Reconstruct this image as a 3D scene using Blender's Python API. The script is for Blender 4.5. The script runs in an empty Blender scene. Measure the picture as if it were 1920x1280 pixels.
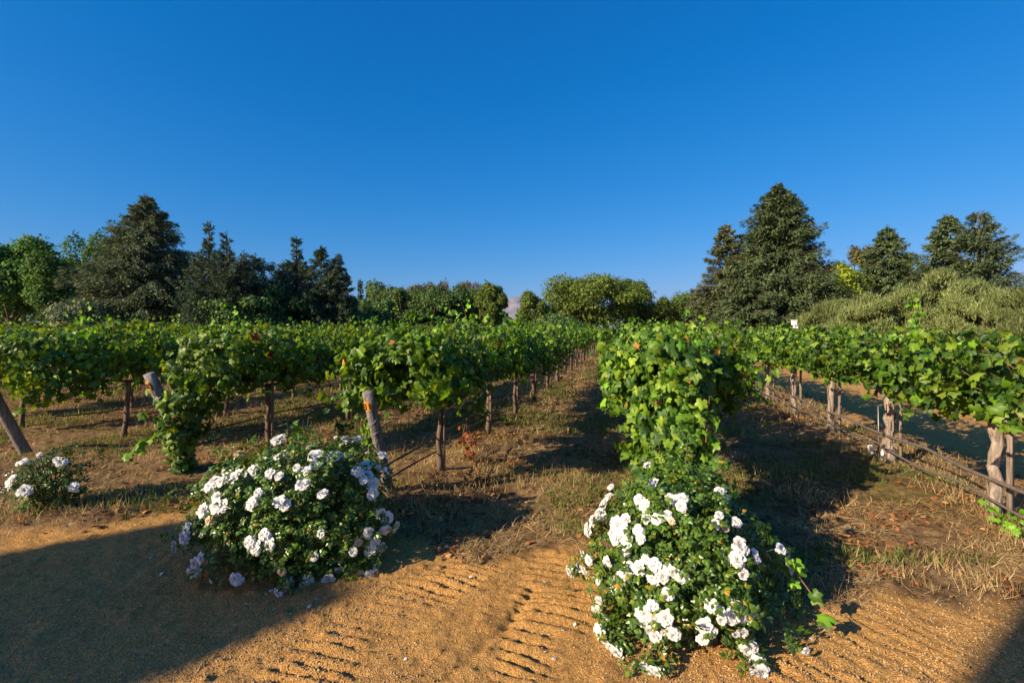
import bpy, math, random
import numpy as np
from mathutils import Vector, Matrix

# ------------------------------------------------------------------ camera, world, sun, exposure
scene = bpy.context.scene
COL = scene.collection
R = math.radians
FPX = 900.0            # focal length in pixels of a 1920 px wide frame
CH = 1.65              # eye height
HOR = 615.0            # horizon row in that frame
cam_data = bpy.data.cameras.new('camera')
cam_data.sensor_width = 36.0
cam_data.lens = 36.0 * FPX / 1920.0
cam_data.shift_y = -25.0 / 1920.0
cam_data.clip_start = 0.05
cam_data.clip_end = 20000.0
cam = bpy.data.objects.new('camera', cam_data)
cam.location = (0, 0, CH)
cam.rotation_euler = (R(90), 0, 0)
COL.objects.link(cam)
scene.camera = cam

SUN_EL, SUN_ROT = R(25), R(236)
SD = Vector((math.sin(SUN_ROT) * math.cos(SUN_EL), math.cos(SUN_ROT) * math.cos(SUN_EL), math.sin(SUN_EL)))
world = bpy.data.worlds.new('World')
scene.world = world
world.use_nodes = True
wn = world.node_tree
bg = wn.nodes['Background']
sky = wn.nodes.new('ShaderNodeTexSky')
sky.sky_type = 'NISHITA'
sky.sun_disc = False
sky.sun_elevation = SUN_EL
sky.sun_rotation = SUN_ROT
sky.altitude = 200.0
sky.air_density = 1.0
sky.dust_density = 1.2
sky.ozone_density = 3.0
hs = wn.nodes.new('ShaderNodeHueSaturation')
hs.inputs['Hue'].default_value = 0.5
hs.inputs['Saturation'].default_value = 1.25
hs.inputs['Value'].default_value = 1.0
wn.links.new(sky.outputs[0], hs.inputs['Color'])
# clear deep-blue summer sky: per-channel response of the physical sky
sep = wn.nodes.new('ShaderNodeSeparateColor'); comb = wn.nodes.new('ShaderNodeCombineColor')
wn.links.new(hs.outputs[0], sep.inputs[0])
for ch, (gain, pw, off_) in enumerate([(0.235, 1.4, -.075), (0.735, 0.72, 0), (1.64, 0.54, 0)]):
    p_ = wn.nodes.new('ShaderNodeMath'); p_.operation = 'POWER'; p_.inputs[1].default_value = pw
    m_ = wn.nodes.new('ShaderNodeMath'); m_.operation = 'MULTIPLY_ADD'; m_.use_clamp = False; m_.inputs[1].default_value = gain; m_.inputs[2].default_value = off_
    wn.links.new(sep.outputs[ch], p_.inputs[0]); wn.links.new(p_.outputs[0], m_.inputs[0]); x_ = wn.nodes.new('ShaderNodeMath'); x_.operation = 'MAXIMUM'; x_.inputs[1].default_value = 0.0
    wn.links.new(m_.outputs[0], x_.inputs[0]); wn.links.new(x_.outputs[0], comb.inputs[ch])
wn.links.new(comb.outputs[0], bg.inputs[0])
bg.inputs[1].default_value = 0.10

sun_data = bpy.data.lights.new('sun', 'SUN')
sun_data.energy = 4.6
sun_data.angle = R(0.5)
sun_data.color = (1.0, 0.83, 0.60)
sun = bpy.data.objects.new('sun', sun_data)
sun.rotation_euler = SD.to_track_quat('Z', 'Y').to_euler()
COL.objects.link(sun)

scene.view_settings.view_transform = 'Standard'
scene.view_settings.look = 'None'
scene.view_settings.exposure = 0.90
scene.view_settings.gamma = 1.0
scene.cycles.max_bounces = 6
scene.cycles.diffuse_bounces = 3
scene.cycles.glossy_bounces = 2
scene.cycles.transmission_bounces = 4
scene.cycles.transparent_max_bounces = 8

rng = np.random.default_rng(7)
random.seed(7)

# ------------------------------------------------------------------ helpers
def tag(o, label=None, cat=None, group=None, kind=None):
    if label: o['label'] = label
    if cat: o['category'] = cat
    if group: o['group'] = group
    if kind: o['kind'] = kind
    return o

def empty(name, loc=(0, 0, 0), rz=0.0):
    o = bpy.data.objects.new(name, None)
    COL.objects.link(o)
    o.location = loc
    o.rotation_euler = (0, 0, rz)
    o.empty_display_size = 0.2
    return o

def mesh_obj(name, me, parent=None, loc=None, rz=0.0):
    o = bpy.data.objects.new(name, me)
    COL.objects.link(o)
    if parent is not None: o.parent = parent
    if loc is not None: o.location = loc
    if rz: o.rotation_euler = (0, 0, rz)
    return o

def copy_tree(o, parent=None):
    c = o.copy()
    COL.objects.link(c)
    c.parent = parent
    for ch in o.children:
        copy_tree(ch, c)
    return c

class Geo:
    """numpy mesh collector; faces are grouped by their size"""
    def __init__(self):
        self.v, self.f, self.n = [], [], 0      # f: (array(k,size), material, smooth)
    def add(self, v, faces, mat=0, smooth=False):
        v = np.asarray(v, float).reshape(-1, 3)
        if isinstance(faces, np.ndarray): faces = [faces]
        else:
            by = {}
            for f in faces: by.setdefault(len(f), []).append(f)
            faces = [np.array(x, int) for x in by.values()]
        for f in faces:
            self.f.append((f + self.n, mat, smooth))
        self.v.append(v)
        self.n += len(v)
        return self
    def scatter(self, tv, tf, pos, rot, scl, mat=0, smooth=False):
        """copies of the template tv/tf at pos with rotation matrices rot (columns = local axes)"""
        N, k = len(pos), len(tv)
        if N == 0: return self
        scl = np.asarray(scl, float)
        if scl.ndim == 1: scl = scl[:, None]
        if scl.shape[1] == 1: scl = np.repeat(scl, 3, 1)
        loc = tv[None, :, :] * scl[:, None, :]
        v = np.einsum('nij,nkj->nki', rot, loc) + pos[:, None, :]
        base = (np.arange(N) * k)[:, None, None]
        by = {}
        for f in tf: by.setdefault(len(f), []).append(f)
        faces = [(np.array(x, int)[None] + base).reshape(-1, s) for s, x in by.items()]
        return self.add(v.reshape(-1, 3), faces if len(faces) > 1 else faces[0], mat, smooth) if False else self._addl(v.reshape(-1, 3), faces, mat, smooth)
    def _addl(self, v, faces, mat, smooth):
        for f in faces: self.f.append((f + self.n, mat, smooth))
        self.v.append(v); self.n += len(v)
        return self
    def mesh(self, name, mats):
        me = bpy.data.meshes.new(name)
        v = np.concatenate(self.v)
        me.vertices.add(len(v))
        me.vertices.foreach_set('co', v.astype(np.float32).ravel())
        loops = np.concatenate([f.ravel() for f, _, _ in self.f])
        sizes = np.concatenate([np.full(len(f), f.shape[1]) for f, _, _ in self.f])
        mi = np.concatenate([np.full(len(f), m) for f, m, _ in self.f])
        sm = np.concatenate([np.full(len(f), s) for f, _, s in self.f])
        me.loops.add(len(loops))
        me.loops.foreach_set('vertex_index', loops.astype(np.int32))
        me.polygons.add(len(sizes))
        starts = np.concatenate([[0], np.cumsum(sizes)[:-1]])
        me.polygons.foreach_set('loop_start', starts.astype(np.int32))
        me.polygons.foreach_set('loop_total', sizes.astype(np.int32))
        me.polygons.foreach_set('material_index', mi.astype(np.int32))
        me.polygons.foreach_set('use_smooth', sm.astype(bool))
        for m in (mats if isinstance(mats, (list, tuple)) else [mats]): me.materials.append(m)
        me.update(calc_edges=True)
        return me

def unit(a):
    return a / np.maximum(np.linalg.norm(a, axis=-1, keepdims=True), 1e-9)

def frames(n, t):
    """rotation matrices with z = n and y near t"""
    n = unit(n)
    t = unit(t - n * (t * n).sum(-1, keepdims=True))
    x = np.cross(t, n)
    return np.stack([x, t, n], -1)

def rand_dirs(N, g=None):
    return unit((g or rng).normal(size=(N, 3)))

def hash2(ix, iy, seed):
    h = (ix * 374761393 + iy * 668265263 + seed * 974711) & 0x7fffffff
    h = ((h ^ (h >> 13)) * 1274126177) & 0x7fffffff
    return ((h ^ (h >> 16)) & 0xffff) / 65535.0

def vnoise(x, y, seed=0):
    ix, iy = np.floor(x).astype(np.int64), np.floor(y).astype(np.int64)
    fx, fy = x - ix, y - iy
    fx, fy = fx * fx * (3 - 2 * fx), fy * fy * (3 - 2 * fy)
    a, b = hash2(ix, iy, seed), hash2(ix + 1, iy, seed)
    c, d = hash2(ix, iy + 1, seed), hash2(ix + 1, iy + 1, seed)
    return (a * (1 - fx) + b * fx) * (1 - fy) + (c * (1 - fx) + d * fx) * fy

def fbm(x, y, seed=0, oct=4):
    s, a, t = 0.0, 0.5, 0.0
    for i in range(oct):
        s = s + a * vnoise(x * 2 ** i + 17.3 * i, y * 2 ** i - 9.1 * i, seed + i)
        t += a; a *= 0.5
    return s / t

def tube(geo, pts, rad, segs=8, mat=0, rough=0.0, cap=True, seed=0, twist=0.0):
    pts = np.asarray(pts, float); n = len(pts)
    rad = np.full(n, rad) if np.isscalar(rad) else np.asarray(rad, float)
    tan = np.gradient(pts, axis=0); tan = unit(tan)
    ref = np.array([0, 0, 1.0]) if abs(tan[0][2]) < 0.9 else np.array([1.0, 0, 0])
    g = np.random.default_rng(seed)
    v = []
    u = unit(np.cross(tan[0], ref))
    ridg = 1 + rough * g.normal(size=segs) * 0.7
    for i in range(n):
        u = unit(u - tan[i] * np.dot(u, tan[i]))
        w = np.cross(tan[i], u)
        a = np.arange(segs) / segs * 2 * np.pi + twist * i
        r = rad[i] * ridg * (1 + rough * g.normal(size=segs) * 0.6)
        v.append(pts[i] + (np.cos(a) * r)[:, None] * u + (np.sin(a) * r)[:, None] * w)
    v = np.concatenate(v)
    i, j = np.meshgrid(np.arange(n - 1), np.arange(segs), indexing='ij')
    a = i * segs + j; b = i * segs + (j + 1) % segs
    f = np.stack([a, b, b + segs, a + segs], -1).reshape(-1, 4)
    if cap:
        v = np.concatenate([v, pts[:1], pts[-1:]])
        j = np.arange(segs); c0, c1 = n * segs, n * segs + 1
        f1 = np.stack([(j + 1) % segs, j, np.full(segs, c0)], -1)
        o = (n - 1) * segs
        f2 = np.stack([o + j, o + (j + 1) % segs, np.full(segs, c1)], -1)
        geo._addl(v, [f, np.concatenate([f1, f2])], mat, True)
    else:
        geo._addl(v, [f], mat, True)

def box(geo, c, s, mat=0, rz=0.0):
    x, y, z = s[0] / 2, s[1] / 2, s[2] / 2
    v = np.array([[-x, -y, -z], [x, -y, -z], [x, y, -z], [-x, y, -z], [-x, -y, z], [x, -y, z], [x, y, z], [-x, y, z]])
    ca, sa = math.cos(rz), math.sin(rz)
    v = v @ np.array([[ca, sa, 0], [-sa, ca, 0], [0, 0, 1]]) + np.array(c)
    f = np.array([[0, 3, 2, 1], [4, 5, 6, 7], [0, 1, 5, 4], [1, 2, 6, 5], [2, 3, 7, 6], [3, 0, 4, 7]])
    geo._addl(v, [f], mat, False)

# ------------------------------------------------------------------ materials
def new_mat(name):
    m = bpy.data.materials.new(name)
    m.use_nodes = True
    nt = m.node_tree
    return m, nt, nt.nodes['Principled BSDF'], nt.nodes['Material Output']

def ramp(nt, src, stops):
    r = nt.nodes.new('ShaderNodeValToRGB')
    el = r.color_ramp.elements
    while len(el) < len(stops): el.new(0.5)
    for e, (p, c) in zip(el, stops):
        e.position = p; e.color = (*c, 1)
    nt.links.new(src, r.inputs[0])
    return r.outputs[0]

def mixc(nt, fac, a, b, mode='MIX'):
    n = nt.nodes.new('ShaderNodeMix'); n.data_type = 'RGBA'; n.blend_type = mode
    for s, x in ((n.inputs[0], fac), (n.inputs[6], a), (n.inputs[7], b)):
        if isinstance(x, (int, float)): s.default_value = x
        elif isinstance(x, tuple): s.default_value = (*x, 1)
        else: nt.links.new(x, s)
    return n.outputs[2]

def noise(nt, scale, detail=3, rough=0.55, coord='Object', dist=0.0, vec=None):
    n = nt.nodes.new('ShaderNodeTexNoise')
    n.inputs['Scale'].default_value = scale
    n.inputs['Detail'].default_value = detail
    n.inputs['Roughness'].default_value = rough
    n.inputs['Distortion'].default_value = dist
    if vec is None:
        tc = nt.nodes.new('ShaderNodeTexCoord'); vec = tc.outputs[coord]
    nt.links.new(vec, n.inputs['Vector'])
    return n.outputs['Fac']

def leaf_mat(name, stops, rough=0.5, trans=0.25, tcol=None, spec=0.4, nscale=1.2, nvar=0.35):
    m, nt, p, out = new_mat(name)
    geo = nt.nodes.new('ShaderNodeNewGeometry')
    col = ramp(nt, geo.outputs['Random Per Island'], stops)
    oi = nt.nodes.new('ShaderNodeObjectInfo')
    n = noise(nt, nscale, 2)
    mul = nt.nodes.new('ShaderNodeMapRange')
    mul.inputs[1].default_value = 0.3; mul.inputs[2].default_value = 0.7
    mul.inputs[3].default_value = 1 - nvar; mul.inputs[4].default_value = 1 + nvar
    nt.links.new(n, mul.inputs[0])
    mo = nt.nodes.new('ShaderNodeMapRange'); mo.inputs[3].default_value = .82; mo.inputs[4].default_value = 1.18
    nt.links.new(oi.outputs['Random'], mo.inputs[0])
    mm_ = nt.nodes.new('ShaderNodeMath'); mm_.operation = 'MULTIPLY'
    nt.links.new(mul.outputs[0], mm_.inputs[0]); nt.links.new(mo.outputs[0], mm_.inputs[1])
    h = nt.nodes.new('ShaderNodeHueSaturation')
    nt.links.new(col, h.inputs['Color']); nt.links.new((mm_ if nvar > 0 else mul).outputs[0], h.inputs['Value'])
    c = h.outputs[0]
    nt.links.new(c, p.inputs['Base Color'])
    p.inputs['Roughness'].default_value = rough
    p.inputs['Specular IOR Level'].default_value = spec
    if trans > 0:
        t = nt.nodes.new('ShaderNodeBsdfTranslucent')
        c2 = mixc(nt, 1.0, c, tcol or (1.6, 1.5, 0.5), 'MULTIPLY')
        nt.links.new(c2, t.inputs[0])
        mx = nt.nodes.new('ShaderNodeMixShader'); mx.inputs[0].default_value = trans
        nt.links.new(p.outputs[0], mx.inputs[1]); nt.links.new(t.outputs[0], mx.inputs[2])
        nt.links.new(mx.outputs[0], out.inputs['Surface'])
    return m

def bark_mat(name, c1, c2, scale=14, stretch=0.15, bump=0.6, rough=0.9):
    m, nt, p, out = new_mat(name)
    tc = nt.nodes.new('ShaderNodeTexCoord')
    mp = nt.nodes.new('ShaderNodeMapping'); mp.inputs['Scale'].default_value = (1, 1, stretch)
    nt.links.new(tc.outputs['Object'], mp.inputs[0])
    n = noise(nt, scale, 5, 0.65, vec=mp.outputs[0], dist=0.6)
    n2 = noise(nt, scale * 0.25, 2)
    c = ramp(nt, n, [(0.32, tuple(x * 0.35 for x in c1)), (0.5, c1), (0.72, c2)])
    c = mixc(nt, n2, c, mixc(nt, 1.0, c, (0.75, 0.6, 0.5), 'MULTIPLY'))
    nt.links.new(c, p.inputs['Base Color'])
    p.inputs['Roughness'].default_value = rough
    b = nt.nodes.new('ShaderNodeBump'); b.inputs['Strength'].default_value = bump; b.inputs['Distance'].default_value = 0.02
    nt.links.new(n, b.inputs['Height']); nt.links.new(b.outputs[0], p.inputs['Normal'])
    return m

def plain_mat(name, c, rough=0.6, var=0.2, scale=20, metal=0.0):
    m, nt, p, out = new_mat(name)
    n = noise(nt, scale, 4)
    col = ramp(nt, n, [(0.3, tuple(x * (1 - var) for x in c)), (0.7, tuple(min(1, x * (1 + var)) for x in c))])
    nt.links.new(col, p.inputs['Base Color'])
    p.inputs['Roughness'].default_value = rough
    p.inputs['Metallic'].default_value = metal
    return m

M = {}
M['vine'] = leaf_mat('vine leaf', [(0.0, (0.030, 0.082, 0.009)), (0.40, (0.070, 0.155, 0.013)), (0.75, (0.145, 0.260, 0.018)), (1.0, (0.260, 0.370, 0.032))], 0.46, 0.30, (1.8, 1.4, 0.3), 0.38, 2.0, 0.35)
M['vine_red'] = leaf_mat('dry vine leaf', [(0.0, (0.28, 0.055, 0.015)), (0.6, (0.42, 0.12, 0.035)), (1.0, (0.45, 0.25, 0.06))], 0.7, 0.25, (1.2, 0.9, 0.5), 0.2)
M['vine_young'] = leaf_mat('young vine leaf', [(0.0, (0.12, 0.30, 0.02)), (1.0, (0.24, 0.46, 0.03))], 0.42, 0.4, (1.5, 1.4, 0.3), 0.4)
M['trunk_dark'] = bark_mat('vine bark', (0.16, 0.115, 0.085), (0.30, 0.235, 0.19))
M['trunk_pale'] = bark_mat('pale shaggy vine bark', (0.34, 0.29, 0.24), (0.58, 0.52, 0.46), 26, 0.12, 1.0)
M['shoot'] = plain_mat('green cane', (0.16, 0.22, 0.04), 0.6)
M['cane'] = plain_mat('brown cane', (0.22, 0.12, 0.05), 0.7)
M['post'] = bark_mat('weathered post wood', (0.22, 0.21, 0.20), (0.40, 0.39, 0.39), 40, 0.04, 0.5)
M['stake'] = bark_mat('weathered stake wood', (0.30, 0.25, 0.20), (0.50, 0.44, 0.38), 50, 0.04, 0.3)
M['tag'] = plain_mat('orange number plate', (0.85, 0.36, 0.02), 0.5, 0.15, 60)
M['ink'] = plain_mat('dark number paint', (0.10, 0.03, 0.02), 0.6)
M['hose'] = plain_mat('black hose', (0.035, 0.030, 0.028), 0.45)
M['hose_grey'] = plain_mat('dusty grey hose', (0.15, 0.12, 0.10), 0.6)
M['wire'] = plain_mat('galvanised wire', (0.30, 0.29, 0.28), 0.5, 0.2, 20, 0.6)
M['rose_leaf'] = leaf_mat('rose leaf', [(0.0, (0.035, 0.085, 0.010)), (0.5, (0.070, 0.150, 0.014)), (0.88, (0.135, 0.235, 0.020)), (0.96, (0.20, 0.25, 0.02)), (1.0, (0.50, 0.26, 0.02))], 0.33, 0.22, (1.7, 1.4, 0.4), 0.55, 3.0, 0.3)
M['rose_stem'] = plain_mat('rose stem', (0.10, 0.11, 0.03), 0.6)
M['petal'] = leaf_mat('white petal', [(0.0, (0.78, 0.77, 0.73)), (1.0, (0.88, 0.87, 0.83))], 0.5, 0.30, (1.0, 0.99, 0.95), 0.3, 3.0, 0.0)
M['petal_old'] = leaf_mat('fading petal', [(0.0, (0.55, 0.40, 0.24)), (1.0, (0.75, 0.62, 0.42))], 0.6, 0.25, (1.0, 0.95, 0.8), 0.2, 3.0, 0.1)
M['stamen'] = plain_mat('stamen', (0.55, 0.38, 0.08), 0.7)
M['straw'] = leaf_mat('straw', [(0.0, (0.26, 0.16, 0.065)), (0.5, (0.48, 0.33, 0.14)), (1.0, (0.70, 0.53, 0.26))], 0.8, 0.15, (1.1, 1.0, 0.8), 0.15, 0.6, 0.25)
M['weed'] = leaf_mat('weed', [(0.0, (0.05, 0.10, 0.015)), (0.6, (0.11, 0.18, 0.03)), (1.0, (0.26, 0.27, 0.06))], 0.6, 0.3, (1.4, 1.3, 0.4), 0.25, 1.5, 0.3)
M['litter'] = leaf_mat('fallen leaf', [(0.0, (0.07, 0.035, 0.018)), (0.45, (0.20, 0.085, 0.035)), (0.80, (0.40, 0.15, 0.05)), (1.0, (0.5, 0.28, 0.1))], 0.8, 0.15, (1.1, 0.9, 0.6), 0.15, 2.0, 0.2)
M['stone'] = plain_mat('small stones', (0.42, 0.28, 0.14), 0.85, 0.4, 9)
M['white'] = plain_mat('white plastic', (0.80, 0.80, 0.78), 0.5, 0.05)

# leaf templates: local y = tip direction, z = normal
def grape_leaf():
    pol = [(-90, .14), (-68, .40), (-40, .50), (-20, .46), (-6, .37), (10, .49), (30, .56), (44, .44), (56, .38), (74, .49), (90, .62)]
    pts = [(r * math.cos(math.radians(a)), r * math.sin(math.radians(a))) for a, r in pol]
    pts = pts + [(-x, y) for x, y in pts[1:-1][::-1]]
    n = len(pts)
    v = [(x, y, -.16 * (x * x + y * y) ** .5 * abs(x) * 1.6 - .10 * max(y, 0) ** 2 + .03 * ((i % 2) - .5)) for i, (x, y) in enumerate(pts)]
    v = v + [(x * .5, y * .5 - .02, .035) for x, y in pts[::2]]
    m = len(pts[::2])
    v.append((0, -.04, .02))
    f = []
    for k in range(m):
        k2 = (k + 1) % m; i0 = 2 * k; i1 = (2 * k + 1) % n; i2 = (2 * k + 2) % n
        f += [(i0, i1, n + k), (i1, i2, n + k2), (i1, n + k2, n + k), (n + k, n + k2, n + m)]
    return np.array(v), f
GL_V, GL_F = grape_leaf()
GLS = []
for fold, cup, sq in ((.10, .15, 1.0), (.55, .10, 1.0), (.25, -.45, .95), (.05, .6, 1.08)):
    q = GL_V.copy(); q[:, 2] += -fold * np.abs(q[:, 0]) - cup * q[:, 1] ** 2 + .05 * np.sin(9 * q[:, 0] + 5 * q[:, 1]); q[:, 0] *= sq * (1 - .25 * fold)
    GLS.append(q)
SL_V = np.array([(0, -.42, 0), (.46, -.05, -.10), (.30, .28, -.06), (0, .52, -.12), (-.30, .28, -.06), (-.46, -.05, -.10), (0, 0, .05)])
SL_F = [(0, 1, 6), (1, 2, 6), (2, 3, 6), (3, 4, 6), (4, 5, 6), (5, 0, 6)]
Q_V = np.array([(-.5, 0, 0), (0, -.5, 0), (.5, 0, 0), (0, .5, .0)]); Q_F = [(0, 1, 2, 3)]
BL_V = np.array([(-.5, 0, 0), (.5, 0, 0), (.0, 1, 0)]); BL_F = [(0, 1, 2)]
# bent blade
BB_V = np.array([(-.5, 0, 0), (.5, 0, 0), (.35, .55, .10), (-.35, .55, .10), (0, 1, 0)]); BB_F = [(0, 1, 2, 3), (3, 2, 4)]

def compound_leaf():
    vs, fs = [], []
    def leaflet(cx, cy, ang, L, W):
        c, s = math.cos(ang), math.sin(ang)
        pts = [(0, 0, 0), (W, L * .45, -.03), (0, L, -.06), (-W, L * .45, -.03), (0, L * .45, .03)]
        b = len(vs)
        for x, y, z in pts: vs.append((cx + x * c - y * s, cy + x * s + y * c, z))
        fs.extend([(b, b + 1, b + 4), (b + 1, b + 2, b + 4), (b + 2, b + 3, b + 4), (b + 3, b, b + 4)])
    leaflet(0, .55, 0, .48, .17)
    for s in (1, -1):
        leaflet(0, .48, s * 1.0, .42, .15)
        leaflet(0, .15, s * 1.15, .36, .13)
    vs2 = len(vs)
    vs.extend([(-.012, -.15, 0), (.012, -.15, 0), (0, .6, 0)]); fs.append((vs2, vs2 + 1, vs2 + 2))
    return np.array(vs), fs
CL_V, CL_F = compound_leaf()

# ------------------------------------------------------------------ row layout (world x right, y forward)
TH = math.atan(0.239)
U = np.array([math.sin(TH), math.cos(TH)])        # row direction
OFF = {'D': 3.15, 'C': 0.45, 'B': -2.10, 'A': -4.82, 'Z': -7.45}
def on_row(off, y):
    return np.array([off + 0.239 * y, y])
def road_edge(x):
    return np.interp(x, [-60, -8, -4, -2.7, -1.4, -0.2, .6, 1.6, 3.0, 6, 12, 60], [18, 5.0, 3.75, 4.35, 4.0, 3.45, 3.75, 2.95, 2.75, 1.9, 0, -14])

# ------------------------------------------------------------------ ground
def ground_parts(x, y):
    n1 = fbm(x * .8, y * .8, 3, 4); n2 = fbm(x * 3.1, y * 3.1, 9, 3)
    e = road_edge(x) + (n1 - .5) * .7 + (n2 - .5) * .35
    sand = np.clip((e - y) / .22 + .5, 0, 1)
    d = x - .239 * y                     # distance coordinate across the rows
    side = np.clip((d - (OFF['D'] + 1.15 + (n1 - .5) * .8)) / .3 + .5, 0, 1) * np.clip((OFF['D'] + 6.6 + (n1 - .5) * 1.5 - d) / .5, 0, 1)
    sand = np.maximum(sand, side)
    return sand, d, n1, n2

TRACKS = [  # centre line points (x, y), half width, lug spacing, depth, slant
    ([(-1.25, 1.75), (-1.0, 2.25), (-.72, 2.75), (-.40, 3.2), (-.1, 3.6)], .24, .080, .016, -.25),
    ([(-.02, 1.5), (.10, 2.0), (.20, 2.5), (.28, 3.0), (.36, 3.5)], .27, .084, .021, .22),
    ([(1.0, 1.6), (1.5, 2.1), (2.05, 2.6), (2.6, 3.0)], .36, .10, .008, .15),
    ([(-.85, 1.7), (-.35, 2.2), (.02, 2.75), (.12, 3.05)], .03, .5, .020, 0.0),
]
def dist_poly(x, y, pts):
    best = np.full(x.shape, 1e9); along = np.zeros(x.shape); side = np.zeros(x.shape); acc = 0.0
    # smooth the poly with a Catmull-like resample
    P = np.array(pts, float); t = np.linspace(0, len(P) - 1, 40)
    P = np.stack([np.interp(t, np.arange(len(P)), P[:, k]) for k in (0, 1)], -1)
    for _ in range(6): P[1:-1] = (P[:-2] + P[1:-1] * 2 + P[2:]) / 4
    for a, b in zip(P[:-1], P[1:]):
        d = b - a; L = np.hypot(*d)
        if L < 1e-6: continue
        u = np.clip(((x - a[0]) * d[0] + (y - a[1]) * d[1]) / L ** 2, 0, 1)
        px, py = a[0] + u * d[0], a[1] + u * d[1]
        q = np.hypot(x - px, y - py)
        s = ((x - a[0]) * d[1] - (y - a[1]) * d[0]) / L
        k = q < best
        best = np.where(k, q, best); along = np.where(k, acc + u * L, along); side = np.where(k, s, side)
        acc += L
    return best, along, side

def height(x, y, fine=True):
    sand, d, n1, n2 = ground_parts(x, y)
    z = (fbm(x * .25, y * .25, 21, 3) - .5) * .10 * np.clip((y - 2) / 6, 0, 1)
    # low berms under the vine rows, and a shallow wheel rut each side of the alley
    z = z - .011 * np.clip(y - 24, 0, 60)
    q = (d - OFF['C']) / 2.62
    fr = np.abs(q - np.round(q)) * 2.62
    inrow = (1 - sand) * np.clip((OFF['D'] + 1.2 - d) / .5, 0, 1)
    z = z + inrow * (.055 * np.exp(-(fr / .35) ** 2) + (n1 - .5) * .05)
    if fine:
        fm = (x > -5) & (x < 5) & (y < 5.5)
        g = np.zeros(x.shape)
        xs, ys = x[fm], y[fm]
        s = sand[fm]
        f = (vnoise(xs * 28, ys * 28, 5) - .5) * .010 + (vnoise(xs * 60, ys * 60, 6) - .5) * .008 + (fbm(xs * 7, ys * 7, 8, 3) - .5) * .022
        ln = 1 - s
        f = f * (1.15 + .7 * ln)
        for pts, hw, sp, dep, sk in TRACKS:
            b, al, sd = dist_poly(xs, ys, pts)
            m = np.clip((hw - b) / .05, 0, 1)
            wob = (vnoise(xs * 6, ys * 6, 31) - .5) * .5
            if sk == 0:
                lug = -np.ones(xs.shape)
                m = np.exp(-(b / hw) ** 2)
            else:
                ph = (al + sk * sd) / sp + wob * 1.2 + 1.1 * vnoise(xs * 1.7, ys * 1.7, 33)
                fr2 = ph - np.floor(ph)
                lug = np.where(fr2 < .7, np.sin(fr2 / .7 * np.pi) , -.9 * np.sin((fr2 - .7) / .3 * np.pi))
                lug = lug * np.clip(-.18 + 1.8 * vnoise(xs * 3.2, ys * 3.2, 44), .04, 1.4)
                lug = lug - .35
            f = f + m * s * lug * dep
            rim = np.exp(-((b - hw - .03) / .03) ** 2) * .006 * vnoise(xs * 5, ys * 5, 4) if sk else 0
            f = f + s * rim
        # sparse clods
        cl = vnoise(xs * 16, ys * 16, 77); f = f + np.clip(cl - .86, 0, 1) * .16 * s
        g[fm] = f
        z = z + g
        z = z + np.where(y >= 5.5, (vnoise(x * 5, y * 5, 91) - .5) * .03 + (vnoise(x * 11, y * 11, 92) - .5) * .02, 0) * np.clip((40 - y) / 10, 0, 1)
    return z

def grow(a, b, n, ratio_end):
    t = np.linspace(0, 1, n)
    return a + (b - a) * t
def geo_line(start, step, ratio, stop):
    out = [start]
    while out[-1] < stop:
        step *= ratio; out.append(out[-1] + step)
    return out
xs = np.arange(-3.2, 4.4, .018)
xr = np.array(geo_line(xs[-1], .02, 1.035, 9000))[1:]; xl = -np.array(geo_line(3.2, .02, 1.035, 9000))[1:][::-1]
gx = np.concatenate([xl, xs, xr])
ys_ = np.arange(1.75, 4.2, .016)
yf = np.array(geo_line(ys_[-1], .018, 1.022, 9000))[1:]; yb = -np.array(geo_line(-1.75, .03, 1.25, 600))[1:][::-1]
gy = np.concatenate([yb, ys_, yf])
GX, GY = np.meshgrid(gx, gy)
GZ = height(GX, GY)
far = np.clip((np.hypot(GX, GY) - 120) / 200, 0, 1); GZ = GZ * (1 - far)
sand_a, d_a, _, _ = ground_parts(GX, GY)
g = Geo()
i, j = np.meshgrid(np.arange(len(gy) - 1), np.arange(len(gx) - 1), indexing='ij')
a = i * len(gx) + j
F = np.stack([a, a + 1, a + 1 + len(gx), a + len(gx)], -1).reshape(-1, 4)
g._addl(np.stack([GX, GY, GZ], -1).reshape(-1, 3), [F], 0, True)

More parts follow.
